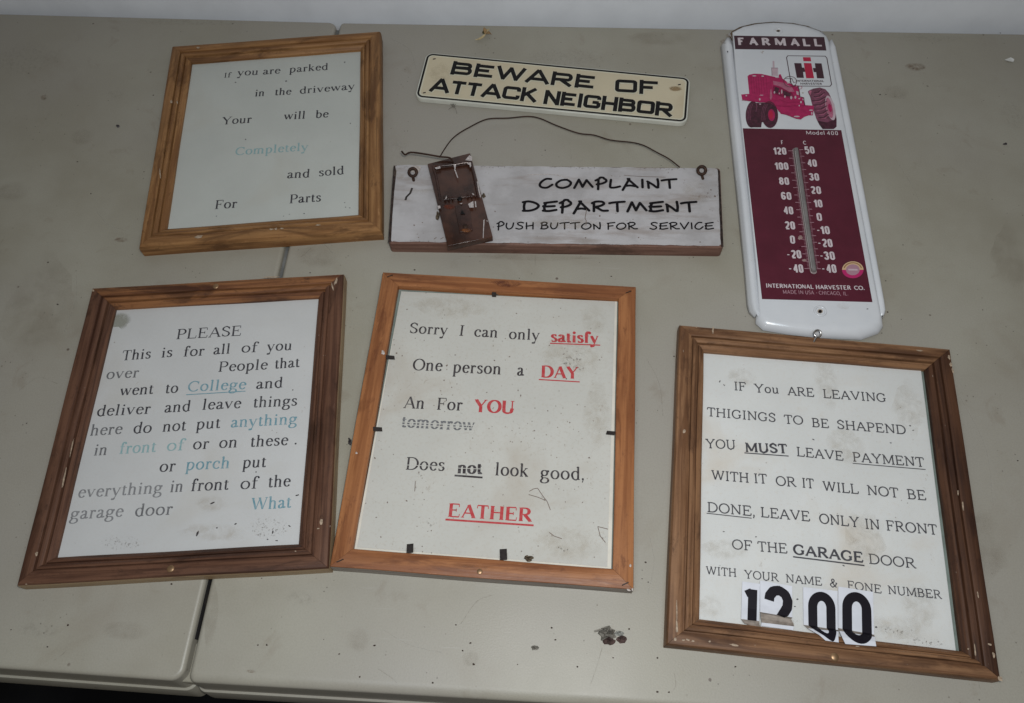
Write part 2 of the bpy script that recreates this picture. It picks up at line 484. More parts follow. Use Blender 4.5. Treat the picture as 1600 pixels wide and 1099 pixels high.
LOW = {
    'a': (.68, [('v', S_(.13, .52, .18, .63, .3, .67, .43, .6, .46, .48)), ('k', L_(.46, .5, .46, .12)), ('v', S_(.46, .12, .5, .03, .6, .05, .66, .1)), ('v', S_(.46, .4, .28, .33, .13, .22, .14, .06, .26, .0, .38, .06, .46, .15))]),
    'b': (.76, [('k', L_(.17, .04, .17, 1.04)), ('v', S_(.17, .52, .28, .66, .45, .67, .6, .53, .63, .33, .55, .1, .4, 0, .26, .01, .17, .08)), ('s', L_(.04, 1.0, .17, 1.04))]),
    'c': (.66, [('v', A_(.38, .34, .27, .34, 42, 320, 16)), ('c', L_(.55, .53, .56, .53))]),
    'd': (.76, [('k', L_(.58, .0, .58, 1.04)), ('v', S_(.58, .52, .48, .66, .3, .67, .15, .53, .12, .33, .2, .1, .34, 0, .48, .01, .58, .1)), ('s', L_(.46, 1.0, .58, 1.04)), ('s', L_(.58, .0, .72, .03))]),
    'e': (.66, [('n', L_(.13, .4, .57, .4)), ('v', [(.57, .4)] + A_(.36, .34, .24, .34, 15, 325, 18))]),
    'f': (.5, [('k', L_(.2, 0, .2, .82)), ('v', S_(.2, .8, .23, .96, .33, 1.03, .46, 1.0)), ('c', L_(.47, .96, .48, .96)), ('s', L_(.04, .66, .42, .66)), sf(.2, 0, .15)]),
    'g': (.74, [('v', A_(.34, .45, .21, .22, 90, 450, 18)), ('v', S_(.22, .27, .14, .16, .22, .07, .45, .05, .62, -.03, .62, -.2, .42, -.31, .18, -.29, .08, -.17, .14, -.05, .24, .04)), ('k', L_(.5, .6, .7, .6))]),
    'h': (.78, [('k', L_(.17, 0, .17, 1.04)), ('v', S_(.17, .52, .3, .65, .44, .67, .55, .58, .57, .42)), ('k', L_(.57, .44, .57, 0)), sf(.17, 0, .13), sf(.57, 0, .13), ('s', L_(.04, 1.0, .17, 1.04))]),
    'i': (.42, [('k', L_(.2, 0, .2, .67)), sf(.2, 0, .14), ('s', L_(.06, .64, .2, .67)), ('c', L_(.2, .93, .2, .94))]),
    'k': (.76, [('k', L_(.17, 0, .17, 1.04)), ('n', L_(.17, .27, .54, .65)), ('k', L_(.3, .4, .62, 0)), sf(.17, 0, .13), sf(.6, 0, .12), sf(.54, .66, .12), ('s', L_(.04, 1.0, .17, 1.04))]),
    'l': (.42, [('k', L_(.2, 0, .2, 1.04)), sf(.2, 0, .14), ('s', L_(.06, 1.0, .2, 1.04))]),
    'm': (1.18, [('k', L_(.17, 0, .17, .67)), ('v', S_(.17, .52, .28, .65, .42, .67, .53, .58, .55, .42)), ('k', L_(.55, .44, .55, 0)), ('v', S_(.55, .52, .67, .65, .81, .67, .93, .58, .95, .42)), ('k', L_(.95, .44, .95, 0)), sf(.17, 0, .13), sf(.55, 0, .13), sf(.96, 0, .13), ('s', L_(.04, .64, .17, .67))]),
    'n': (.78, [('k', L_(.17, 0, .17, .67)), ('v', S_(.17, .52, .3, .65, .44, .67, .55, .58, .57, .42)), ('k', L_(.57, .44, .57, 0)), sf(.17, 0, .13), sf(.58, 0, .13), ('s', L_(.04, .64, .17, .67))]),
    'o': (.74, [('v', A_(.37, .34, .27, .34, 90, 450, 20))]),
    'p': (.76, [('k', L_(.17, -.32, .17, .67)), ('v', S_(.17, .52, .28, .66, .45, .67, .6, .53, .63, .33, .55, .1, .4, 0, .26, .01, .17, .1)), ('s', L_(.04, .64, .17, .67)), sf(.17, -.32, .13)]),
    'r': (.54, [('k', L_(.18, 0, .18, .67)), ('v', S_(.18, .48, .27, .62, .4, .67)), ('c', L_(.44, .6, .45, .6)), sf(.18, 0, .14), ('s', L_(.05, .64, .18, .67))]),
    's': (.58, [('v', S_(.46, .58, .34, .67, .2, .65, .13, .54, .2, .42, .38, .31, .47, .18, .4, .04, .26, .0, .12, .06)), ('s', L_(.47, .67, .47, .5)), ('s', L_(.1, 0, .1, .18))]),
    't': (.46, [('k', L_(.19, .84, .19, .12)), ('v', S_(.19, .12, .23, .02, .33, .01, .42, .08)), ('s', L_(.04, .66, .4, .66))]),
    'u': (.78, [('k', L_(.17, .67, .17, .2)), ('v', S_(.17, .22, .2, .06, .32, .0, .46, .04, .56, .16)), ('k', L_(.57, .67, .57, .02)), ('s', L_(.05, .66, .17, .66)), ('s', L_(.45, .66, .57, .66)), ('s', L_(.57, .0, .7, .03))]),
    'v': (.72, [('k', L_(.1, .66, .36, .02)), ('n', L_(.36, .02, .6, .66)), sf(.12, .66, .11), sf(.6, .66, .09)]),
    'w': (1.06, [('k', L_(.1, .66, .33, .02)), ('n', L_(.33, .02, .54, .62)), ('k', L_(.53, .66, .74, .02)), ('n', L_(.74, .02, .95, .66)), sf(.12, .66, .11), sf(.53, .66, .1), sf(.95, .66, .09)]),
    'y': (.74, [('k', L_(.1, .66, .38, .04)), ('n', L_(.62, .66, .3, -.18)), ('v', S_(.3, -.18, .22, -.3, .12, -.28)), ('c', L_(.12, -.27, .13, -.27)), sf(.12, .66, .11), sf(.62, .66, .09)]),
    ',': (.34, [('c', L_(.14, .06, .15, .06)), ('n', L_(.18, .04, .1, -.18))]),
    '.': (.34, [('c', L_(.15, .06, .16, .06))]),
}
DIG = {
    '0': (.62, [('k', rr(.14, 0, .48, 1, .17))]),
    '1': (.44, [('k', L_(.3, 0, .3, 1)), ('k', L_(.1, .76, .26, .86))]),
    '2': (.6, [('k', A_(.3, .82, .17, .18, 175, -10) + S_(.47, .74, .4, .5, .2, .22, .14, .03)), ('k', L_(.1, 0, .5, 0))]),
    '3': (.6, [('k', A_(.29, .8, .17, .2, 170, -75)), ('k', A_(.29, .26, .18, .26, 82, -170)), ('k', L_(.24, .54, .32, .54))]),
    '4': (.62, [('k', L_(.42, 0, .42, 1)), ('n', L_(.4, .98, .1, .3)), ('n', L_(.08, .27, .56, .27))]),
    '5': (.6, [('k', L_(.48, 1, .16, 1)), ('k', L_(.16, 1, .14, .55)), ('k', S_(.15, .56, .32, .64, .47, .5, .48, .2, .36, .01, .2, .02, .12, .2))]),
    '6': (.62, [('k', A_(.31, .26, .17, .26, 90, 450, 16)), ('k', S_(.14, .3, .13, .6, .18, .9, .32, 1, .44, .93, .47, .78))]),
    '8': (.62, [('k', A_(.31, .26, .18, .26, 90, 450, 16)), ('k', A_(.31, .77, .16, .23, 90, 450, 16))]),
    '-': (.42, [('k', L_(.1, .42, .3, .42))]),
    ' ': (.3, []),
}
HAND = {
    'C': (1.22, [('k', S_(1.0, .97, .62, .98, .25, .66, .12, .3, .3, .06, .7, .04, 1.1, .36))]),
    'O': (1.4, [('k', S_(.98, .9, .5, .82, .15, .48, .22, .14, .62, .0, 1.1, .2, 1.28, .56, 1.05, .84, .8, .9))]),
    'M': (1.6, [('k', L_(.08, 0, .45, .92)), ('k', L_(.45, .92, .72, .12)), ('k', L_(.72, .12, 1.05, .86)), ('k', L_(1.05, .86, 1.5, .12))]),
    'P': (1.02, [('k', L_(.32, .82, .27, -.02)), ('k', S_(.1, .82, .45, 1.02, .85, .97, .92, .72, .62, .5, .18, .4))]),
    'L': (.98, [('k', S_(.22, .9, .16, .45, .14, .1, .3, .04, .6, .08, .9, .18))]),
    'A': (1.32, [('k', L_(.06, -.08, .62, 1.0)), ('k', L_(.5, 1.0, 1.22, .08)), ('k', S_(.26, .22, .65, .28, 1.05, .2))]),
    'I': (.46, [('k', L_(.25, .92, .23, .08))]),
    'N': (1.12, [('k', L_(.18, .02, .17, .66)), ('k', S_(.12, .72, .5, .4, .8, .08, .92, .08)), ('k', S_(.9, .08, .95, .5, .92, .98))]),
    'T': (1.25, [('k', S_(.06, .82, .4, .9, 1.2, .98)), ('k', L_(.64, .86, .64, .02))]),
    'D': (1.45, [('k', S_(.2, .86, .14, .5, .17, .1)), ('k', S_(.06, .9, .5, .98, 1.0, .82, 1.25, .55, 1.05, .25, .6, .06, .08, .04))]),
    'E': (1.2, [('k', S_(.3, .82, .17, .45, .2, .1)), ('k', S_(.18, .82, .5, .88, 1.12, .98)), ('k', S_(.1, .5, .4, .48, .95, .52)), ('k', S_(.08, .06, .5, .02, 1.08, .14))]),
    'R': (1.28, [('k', L_(.22, .8, .2, .02)), ('k', S_(.08, .82, .4, .98, .85, .96, .98, .76, .7, .55, .3, .44)), ('k', S_(.3, .44, .6, .25, .85, .08, 1.24, .08))]),
    'U': (1.16, [('k', S_(.2, .88, .14, .4, .35, .05, .7, .1, .92, .4, 1.02, .9)), ]),
    'S': (1.14, [('k', S_(1.02, .9, .65, 1.0, .3, .84, .45, .6, .85, .4, .85, .14, .5, .0, .1, .12))]),
    'H': (1.16, [('k', L_(.18, .92, .18, .02)), ('k', L_(.98, .92, .96, .0)), ('k', L_(.14, .4, .98, .54))]),
    'B': (1.12, [('k', L_(.24, .86, .2, .02)), ('k', S_(.12, .86, .5, 1, .85, .9, .75, .65, .3, .52)), ('k', S_(.3, .52, .8, .5, .98, .25, .6, .02, .1, .04))]),
    'F': (1.08, [('k', L_(.24, .86, .2, .0)), ('k', S_(.12, .86, .5, .92, 1.05, .98)), ('k', L_(.2, .44, .8, .52))]),
    'V': (1.16, [('k', L_(.1, .9, .5, .04)), ('k', L_(.5, .04, 1.12, 1.0))]),
}
PLATE = {
    'B': (1.4, [('k', L_(.16, 0, .16, 1)), ('k', L_(.16, .9, 1.0, .9) + A_(1.0, .74, .16, .16, 80, -80, 5) + L_(.16, .54)), ('k', L_(.16, .54, 1.02, .54) + A_(1.02, .32, .2, .22, 80, -80, 5) + L_(.16, .1))]),
    'E': (1.3, [('k', L_(.16, 0, .16, 1)), ('k', L_(.16, .9, 1.18, .9)), ('k', L_(.16, .52, .92, .52)), ('k', L_(.16, .1, 1.18, .1))]),
    'W': (1.8, [('k', L_(.12, 1, .5, .05)), ('k', L_(.5, .05, .9, .95)), ('k', L_(.9, .95, 1.3, .05)), ('k', L_(1.3, .05, 1.7, 1))]),
    'A': (1.5, [('k', L_(.12, 0, .72, 1)), ('k', L_(.78, 1, 1.38, 0)), ('k', L_(.35, .28, 1.15, .28))]),
    'R': (1.4, [('k', L_(.16, 0, .16, 1)), ('k', L_(.16, .9, 1.0, .9) + A_(1.02, .68, .18, .22, 80, -80, 5) + L_(.16, .45)), ('k', L_(.6, .45, 1.22, 0))]),
    'O': (1.42, [('k', rr(.16, .1, 1.26, .9, .12))]),
    'F': (1.25, [('k', L_(.16, 0, .16, 1)), ('k', L_(.16, .9, 1.15, .9)), ('k', L_(.16, .48, .85, .48))]),
    'T': (1.15, [('k', L_(.575, 0, .575, .95)), ('k', L_(.05, .9, 1.1, .9))]),
    'C': (1.35, [('k', L_(1.2, .66, 1.2, .86, 1.12, .92, .28, .92, .16, .82, .16, .18, .28, .09, 1.12, .09, 1.2, .16, 1.2, .34))]),
    'K': (1.2, [('k', L_(.16, 0, .16, 1)), ('k', L_(.2, .42, 1.0, 1)), ('k', L_(.45, .58, 1.12, 0))]),
    'N': (1.3, [('k', L_(.16, 0, .16, 1)), ('k', L_(.18, .98, 1.1, .02)), ('k', L_(1.12, 0, 1.12, 1))]),
    'I': (.42, [('k', L_(.2, 0, .2, 1))]),
    'G': (1.4, [('k', L_(1.22, .7, 1.22, .84, 1.12, .92, .28, .92, .16, .82, .16, .18, .28, .09, 1.12, .09, 1.22, .18, 1.22, .46)), ('k', L_(1.22, .46, .72, .46))]),
    'H': (1.3, [('k', L_(.16, 0, .16, 1)), ('k', L_(1.12, 0, 1.12, 1)), ('k', L_(.16, .5, 1.12, .5))]),
}
SERIF = {**CAPS, **LOW}
SANS = {**CAPS, **LOW, **DIG}
# style: glyph table, thick, thin, serif thickness, serif flag, round ends, pad
ST = {
    'times': (SERIF, .15, .066, .055, True, False),
    'timesb': (SERIF, .24, .095, .055, True, False),
    'slab': (SERIF, .13, .11, .10, True, False),
    'slabb': (SERIF, .22, .16, .12, True, False),
    'sans': (SANS, .15, .13, 0, False, False),
    'sansb': (SANS, .26, .21, 0, False, False),
    'thin': (SANS, .10, .09, 0, False, False),
    'dig': (SANS, .20, .16, 0, False, False),
    'hand': (HAND, .185, .185, 0, False, True),
    'handt': (HAND, .155, .155, 0, False, True),
    'plate': (PLATE, .205, .165, 0, False, False),
}


def ribbon(V, F, pts, wf, rnd, mp, zl, closed=False):
    """polyline -> flat quads with rounded joins at corners; mp maps (x,y,z)"""
    def emit(poly):
        b = len(V)
        for q in poly:
            V.append(mp(q[0], q[1], zl[0]))
        F.append(tuple(range(b, b + len(poly))))
    P = [Vector(q) for q in pts]
    Q = [P[0]]
    for q in P[1:]:
        if (q - Q[-1]).length > 1e-5:
            Q.append(q)
    P = Q
    n = len(P)
    if n < 2:
        return
    D = [(P[i + 1] - P[i]).normalized() for i in range(n - 1)]
    ring = (P[0] - P[-1]).length < 1e-4
    left = [None] * n
    segs = []
    cur = [0]
    for i in range(1, n - 1):
        if D[i - 1].dot(D[i]) < .8:
            cur.append(i)
            segs.append(cur)
            cur = [i]
            wd = wf(D[i]) / 2
            wd = min(wf(D[i - 1]), wf(D[i])) / 2
            zl[0] += 2e-6
            emit([(P[i].x + wd * cos(a * pi / 4), P[i].y + wd * sin(a * pi / 4)) for a in range(8)])
        else:
            cur.append(i)
    cur.append(n - 1)
    segs.append(cur)
    for sg in segs:
        zl[0] += 2e-6
        Ls, Rs = [], []
        for j, i in enumerate(sg):
            if j == 0:
                d = D[i]
                if ring and i == 0:
                    d = (D[0] + D[-1]).normalized()
            elif j == len(sg) - 1:
                d = D[i - 1]
                if ring and i == n - 1:
                    d = (D[0] + D[-1]).normalized()
            else:
                d = (D[i - 1] + D[i]).normalized()
            wd = wf(d) / 2
            nn = Vector((-d.y, d.x))
            Ls.append(P[i] + nn * wd)
            Rs.append(P[i] - nn * wd)
        for j in range(len(sg) - 1):
            emit([Ls[j], Rs[j], Rs[j + 1], Ls[j + 1]])
    if rnd:
        for e, d in ((P[0], D[0]), (P[-1], D[-1])):
            zl[0] += 2e-6
            wd = wf(d) / 2
            emit([(e.x + wd * cos(a * pi / 5), e.y + wd * sin(a * pi / 5)) for a in range(10)])


def word(V, F, txt, P0, P1, H, z, style, zl=None, bend=None, thick=1.0, mapper=None):
    tab, tk, tn, tsf, ser, rnd = ST[style]
    tk *= thick
    tn *= thick
    ex = (P1 - P0)
    width = ex.length
    ex = ex.normalized()
    ey = Vector((-ex.y, ex.x, 0))
    gap = .04 if ser else .06
    adv = 0
    xs = []
    for ch in txt:
        g = tab.get(ch) or ((.4, []))
        xs.append(adv)
        adv += g[0] + gap
    # ink starts a little after the origin and ends before the last advance
    lo, hi = 9, 0
    for ch, x in zip(txt, xs):
        for k, pts in (tab.get(ch) or (.4, []))[1]:
            if k == 's' and not ser:
                continue
            for q in pts:
                lo = min(lo, x + q[0])
                hi = max(hi, x + q[0])
    lo -= tk / 2
    hi += tk / 2
    sx = width / (hi - lo) / H            # horizontal squeeze in cap heights
    if zl is None:
        zl = [0]
    hth = tsf if ser else tn

    def mp(x, y, dz):
        if mapper:
            return mapper(x, y, dz)
        p = P0 + ex * (x * H) + ey * (y * H)
        return (p.x, p.y, z + dz)

    for ch, x in zip(txt, xs):
        g = tab.get(ch)
        if not g:
            continue
        for k, pts in g[1]:
            if k == 's' and not ser:
                continue
            q = [((x + a - lo) * sx, b * (1 - hth) + hth / 2 if -.001 <= b <= 1.001 else b) for a, b in pts]
            if k == 'k':
                wf = lambda d: tk
            elif k == 'n':
                wf = lambda d: tn
            elif k == 's':
                wf = lambda d: tsf
            elif k == 'c':
                wf = lambda d: tk * 1.05
            else:
                wf = lambda d: tn + (tk * 1.05 - tn) * abs(d.y) ** 1.3
            if k == 'c':
                c0 = Vector(q[0])
                zl[0] += 2e-6
                b = len(V)
                r = tk * .56
                for a in range(10):
                    V.append(mp(c0.x + r * cos(a * pi / 5), c0.y + r * sin(a * pi / 5), zl[0]))
                F.append(tuple(range(b, b + 10)))
                continue
            if k == 'k' and not rnd and len(q) == 2:
                a, b = Vector(q[0]), Vector(q[1])
                d = (b - a).normalized() * hth * .45
                if not ser:
                    q = [tuple(a - d * min(1, abs(d.normalized().y))), tuple(b + d * min(1, abs(d.normalized().y)))]
            ribbon(V, F, q, wf, rnd, mp, zl)


def lettering(parent, z, H, style, mat, words, name='word', thick=1.0):
    """words: (text, u0, v0, u1, v1) baseline ends in photo pixels; one object per call"""
    for wd in words:
        V, F = [], []
        word(V, F, wd[0], at(wd[1], wd[2], z), at(wd[3], wd[4], z), H, z, style, [0], thick=thick)
        mk(name, V, F, mat, parent)


def bar(parent, z, u0, v0, u1, v1, th, mat, name='underline'):
    a, b = at(u0, v0, z), at(u1, v1, z)
    d = (b - a).normalized()
    n = Vector((-d.y, d.x, 0)) * th / 2
    return mk(name, [a - n, b - n, b + n, a + n], [(0, 1, 2, 3)], mat, parent)


def poly(parent, pts, z, mat, name='print', px=True):
    P = [at(u, v, z) for u, v in pts] if px else [Vector((q[0], q[1], z)) for q in pts]
    tris = tessellate_polygon([P])
    o = mk(name, P, [tuple(t) for t in tris], mat, parent)
    return fixn(o)


def line(parent, pts, z, th, mat, name='print', closed=False):
    P = [at(u, v, z) for u, v in pts]
    if closed:
        P.append(P[0])
    V, F = [], []
    ribbon(V, F, [(q.x, q.y) for q in P], lambda d: th, False, lambda x, y, dz: (x, y, z + dz * .2), [0])
    return mk(name, V, F, mat, parent)


def ell(cx, cy, rx, ry, rot=0, n=20, a0=0, a1=360):
    r = radians(rot)
    o = []
    for i in range(n + (0 if a1 - a0 == 360 else 1)):
        a = radians(a0 + (a1 - a0) * i / n)
        x, y = rx * cos(a), ry * sin(a)
        o.append((cx + x * cos(r) - y * sin(r), cy + x * sin(r) + y * cos(r)))
    return o


def blob(parent, u, v, ru, rv, z, mat, name='stain', n=18, rough=.25, rot=0):
    pts = []
    for i in range(n):
        a = 2 * pi * i / n
        k = 1 + random.uniform(-rough, rough)
        x, y = ru * k * cos(a), rv * k * sin(a)
        r = radians(rot)
        pts.append((u + x * cos(r) - y * sin(r), v + x * sin(r) + y * cos(r)))
    P = [at(a, b, z) for a, b in pts]
    c = at(u, v, z)
    o = mk(name, P + [c], [(i, (i + 1) % n, n) for i in range(n)], mat, parent, world=Matrix.Translation(c))
    return fixn(o)


def tube(name, pts, r, mat, parent=None, n=8, closed=False, world=None):
    P = [Vector(q) for q in pts]
    V, F = [], []
    m_ = len(P)
    up = Vector((0, 0, 1))
    for i, q in enumerate(P):
        if closed:
            d = (P[(i + 1) % m_] - P[i - 1]).normalized()
        else:
            d = (P[min(i + 1, m_ - 1)] - P[max(i - 1, 0)]).normalized()
        a = d.cross(up)
        if a.length < 1e-3:
            a = d.cross(Vector((1, 0, 0)))
        a.normalize()
        b = a.cross(d).normalized()
        rr_ = r(i / (m_ - 1)) if callable(r) else r
        for k in range(n):
            t = 2 * pi * k / n
            V.append(q + a * (rr_ * cos(t)) + b * (rr_ * sin(t)))
    for i in range(m_ if closed else m_ - 1):
        for k in range(n):
            j = (i + 1) % m_
            F.append((i * n + k, i * n + (k + 1) % n, j * n + (k + 1) % n, j * n + k))
    if not closed:
        F.append(tuple(range(n))[::-1])
        F.append(tuple(range((m_ - 1) * n, m_ * n)))
    o = mk(name, V, F, mat, parent, True, world)
    return fixn(o, 50)


def crv(pts, n=6):
    """smooth 3-D Catmull-Rom"""
    p = [Vector(q) for q in pts]
    q = [2 * p[0] - p[1]] + p + [2 * p[-1] - p[-2]]
    o = []
    for i in range(1, len(q) - 2):
        for k in range(n):
            t = k / n
            o.append(.5 * ((2 * q[i]) + (-q[i - 1] + q[i + 1]) * t + (2 * q[i - 1] - 5 * q[i] + 4 * q[i + 1] - q[i + 2]) * t * t + (-q[i - 1] + 3 * q[i] - 3 * q[i + 1] + q[i + 2]) * t ** 3))
    o.append(p[-1])
    return o


def prism(name, pts, z0, z1, mat, parent, bev=0.0, world=None, angle=30):
    """pts: world XY outline, counter-clockwise"""
    bm = bmesh.new()
    vs = [bm.verts.new((q[0], q[1], z0)) for q in pts]
    f = bm.faces.new(vs)
    r = bmesh.ops.extrude_face_region(bm, geom=[f])
    top = [v for v in r['geom'] if isinstance(v, bmesh.types.BMVert)]
    for v in top:
        v.co.z = z1
    bmesh.ops.recalc_face_normals(bm, faces=bm.faces)
    if bev > 0:
        ed = [e for e in bm.edges if all(abs(v.co.z - z1) < 1e-7 for v in e.verts)]
        ed += [e for e in bm.edges if abs(e.verts[0].co.z - e.verts[1].co.z) > 1e-6 and e.calc_face_angle(0) > .6]
        bmesh.ops.bevel(bm, geom=ed, offset=bev, segments=3, affect='EDGES', profile=.5)
    V = [v.co.copy() for v in bm.verts]
    for i, v in enumerate(bm.verts):
        v.index = i
    F = [tuple(v.index for v in f.verts) for f in bm.faces]
    bm.free()
    o = mk(name, V, F, mat, parent, world=world)
    return fixn(o, angle)


def dome(name, c, r, h, mat, parent, n=14, rings=4, slot=None):
    V, F = [], []
    for j in range(rings):
        a = (pi / 2) * j / rings
        for i in range(n):
            t = 2 * pi * i / n
            V.append((c[0] + r * cos(a) * cos(t), c[1] + r * cos(a) * sin(t), c[2] + h * sin(a)))
    V.append((c[0], c[1], c[2] + h))
    for j in range(rings - 1):
        for i in range(n):
            F.append((j * n + i, j * n + (i + 1) % n, (j + 1) * n + (i + 1) % n, (j + 1) * n + i))
    for i in range(n):
        F.append(((rings - 1) * n + i, (rings - 1) * n + (i + 1) % n, len(V) - 1))
    return fixn(mk(name, V, F, mat, parent, True), 60)


# ================================================================== setting
def struct(name, verts, faces, mat):
    o = mk(name, verts, faces, mat, None, world=Matrix.Identity(4))
    o['kind'] = 'structure'
    return o


FZ = -0.74
struct('floor', [(-3, -2.5, FZ), (3, -2.5, FZ), (3, .83, FZ), (-3, .83, FZ)], [(0, 1, 2, 3)], M['floor'])
WY = .782
struct('wall', [(-3, WY, FZ), (3, WY, FZ), (3, WY, 1.6), (-3, WY, 1.6), (-3, WY + .1, FZ), (3, WY + .1, FZ), (3, WY + .1, 1.6), (-3, WY + .1, 1.6)],
       [(0, 1, 2, 3), (4, 7, 6, 5), (3, 2, 6, 7), (0, 3, 7, 4), (1, 5, 6, 2)], M['wall'])

# ------------------------------------------------------------------ table
table = thing('folding_table', 'long grey plastic folding table with a centre seam, stained top under all the signs', 'table', (0, .38, FZ))


def leaf(x0, x1, y0, y1, rot=0.0, bo=.009, bd=.0055, kr=1.0):
    """top surface ends at the given outline; bo, bd: how far the rounded front edge runs out and down"""
    prof = []                                   # (offset in x, offset in y, z, corner radius)
    for i in range(9):
        a = pi / 2 * i / 8
        prof.append((.0042 * (sin(a) - 1), bo * sin(a), -bd * (1 - cos(a)), .012))
    prof += [(.0004, bo + .0014, -.018, .012), (.0006, bo + .0026, -.031, .011), (.0022, bo + .0044, -.0318, .010), (.0024, bo + .0048, -.033, .010),
             (.0024, bo + .0066, -.052, .009), (.0018, bo + .0068, -.060, .008), (-.001, bo + .005, -.0615, .008), (-.02, -.02, -.0615, .008)]
    V, F = [], []
    nc = 8
    per = 4 * (nc + 1)
    for ox, oy, z, cr in prof:
        xa, xb, ya, yb = x0 - ox, x1 + ox, y0 - oy, y1 + ox
        cr = max(cr * kr + ox, .002)
        for cx, cy, a0 in ((xb - cr, yb - cr, 0), (xa + cr, yb - cr, 90), (xa + cr, ya + cr, 180), (xb - cr, ya + cr, 270)):
            for i in range(nc + 1):
                a = radians(a0 + 90 * i / nc)
                V.append((cx + cr * cos(a), cy + cr * sin(a), z))
    for j in range(len(prof) - 1):
        for i in range(per):
            k = (i + 1) % per
            F.append((j * per + i, (j + 1) * per + i, (j + 1) * per + k, j * per + k))
    F.append(tuple(range(per)))
    F.append(tuple(range((len(prof) - 1) * per, len(prof) * per))[::-1])
    if rot:
        V = [(x + y * .0045, y + x * sin(rot), z) for x, y, z in V]      # leaves are a little out of square
    o = mk('table_leaf', V, F, M['table'], table, world=Matrix.Translation(((x0 + x1) / 2, (y0 + y1) / 2, 0)))
    return fixn(o, 40)


YB = .764
leafL = leaf(-.915, -.0028, -.0055, YB, radians(-.75), .0040, .0040, .9)
leafR = leaf(.0014, .93, -.0006, YB, radians(.001), kr=.5)
prism('hinge_strip', [(-.009, -.009), (.009, -.009), (.009, .022), (-.009, .022)], -.050, -.012, M['table'], table, .002)
M['steel'] = plain('dull_grey_steel', (.22, .22, .22), .4, .5, .8, .2)
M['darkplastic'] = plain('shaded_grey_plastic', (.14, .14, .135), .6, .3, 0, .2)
prism('seam_shade_strip', [(-.0045, .024), (.0035, .024), (.0056, .365), (-.003, .365)], -.02, -.0062, M['black'], table)  # black strip added in the seam, its colour standing in for the gap's shade
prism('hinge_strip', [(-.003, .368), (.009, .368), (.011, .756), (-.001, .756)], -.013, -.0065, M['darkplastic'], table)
for x in (-.62, .66):
    tube('leg', [(x, .12, -.035), (x - .02, .1, FZ + .02), (x, .1, FZ + .012), (x, .66, FZ + .012), (x - .02, .66, FZ + .02), (x, .64, -.035)], .0125, M['steel'], table, 10)

# ================================================================== picture frames
PROF_M = [(0, 0), (0, .0105), (.015, .0135), (.06, .0153), (.14, .0158), (.42, .0155), (.47, .0150), (.49, .0121), (.53, .0120),
          (.56, .0143), (.64, .0141), (.71, .0128), (.73, .0094), (.77, .0093), (.79, .0112), (.86, .0108), (.97, .0084), (1, .0076), (1, .0010)]
PROF_F = [(0, 0), (0, .0150), (.02, .0158), (.05, .0160), (.93, .0160), (.98, .0158), (1, .0152), (1, .0030)]


def rails(parent, O, I, prof, zo, zi, mats, side_mat=None):
    """O, I: pixel corners TL TR BR BL on heights zo, zi"""
    Ow = [at(*q, zo) for q in O]
    Iw = [at(*q, zi) for q in I]
    out = []
    for i in range(4):
        a, b = i, (i + 1) % 4
        mid = (Ow[a] + Ow[b] + Iw[a] + Iw[b]) / 4
        d = (Ow[b] - Ow[a])
        ang = math.atan2(d.y, d.x)
        W = Matrix.Translation((mid.x, mid.y, 0)) @ Matrix.Rotation(ang, 4, 'Z')
        V, F = [], []
        n = len(prof)
        dn = d.normalized() * .00012
        NS = 9
        ph = random.uniform(0, 6)
        for s_ in range(NS + 1):
            f = s_ / NS
            for t, z in prof:
                pa = Ow[a].lerp(Iw[a], t) + dn
                pb = Ow[b].lerp(Iw[b], t) - dn
                p = pa.lerp(pb, f)
                wob = .00022 * sin(ph + f * 9 + t * 3) if 0 < s_ < NS else 0
                nrm = Vector((-dn.y, dn.x, 0)).normalized()
                p = p + nrm * wob
                V.append((p.x, p.y, z))
        for s_ in range(NS):
            for k in range(n):
                k2 = (k + 1) % n
                F.append((s_ * n + k, s_ * n + k2, (s_ + 1) * n + k2, (s_ + 1) * n + k))
        F.append(tuple(range(n)))
        F.append(tuple(range(NS * n, (NS + 1) * n))[::-1])
        o = mk('rail', V, F, mats[i], parent, world=W)
        fixn(o, 28)
        if side_mat:
            o.data.materials.append(side_mat)
            nr = Vector((0, 1, 0))            # local outward direction of rail
            for p in o.data.polygons:
                if abs(p.normal.z) < .25 and abs(p.normal.y) > .7 and p.center.z < .0155 and (p.center.y > 0):
                    if p.center.y > .5 * max(v.co.y for v in o.data.vertices):
                        p.material_index = 1
        out.append(o)
    return Ow, Iw, out


def quad(name, q, z, mat, parent, th=0.0, px=True, grow=0.0):
    P = [at(u, v, z) for u, v in q] if px else [Vector((p[0], p[1], z)) for p in q]
    c = sum(P, Vector()) / 4
    if grow:
        P = [c + (p - c) + (p - c).normalized() * grow for p in P]
    w_ = Matrix.Translation(c)
    if th:
        B = [p - Vector((0, 0, th)) for p in P]
        return fixn(mk(name, P + B, [(0, 1, 2, 3), (7, 6, 5, 4), (0, 4, 5, 1), (1, 5, 6, 2), (2, 6, 7, 3), (3, 7, 4, 0)], mat, parent, world=w_))
    return fixn(mk(name, P, [(3, 2, 1, 0)], mat, parent, world=w_))


def center(O, z):
    P = [at(*q, z) for q in O]
    c = sum(P, Vector()) / 4
    return (c.x, c.y, 0)


M['brass'] = plain('dull_brass_screw', (.28, .17, .09), .4, .5, .6, .2)
M['tin'] = plain('dark_tarnished_tab', (.035, .028, .026), .45, .5, .4, .3, 300)
M['chip'] = plain('cream_scuff_glint', (.33, .25, .18), .6, .3, 0, .3, 400)
M['chipw'] = plain('white_paint_scuff', (.42, .37, .34), .6, .3, 0, .3, 400)


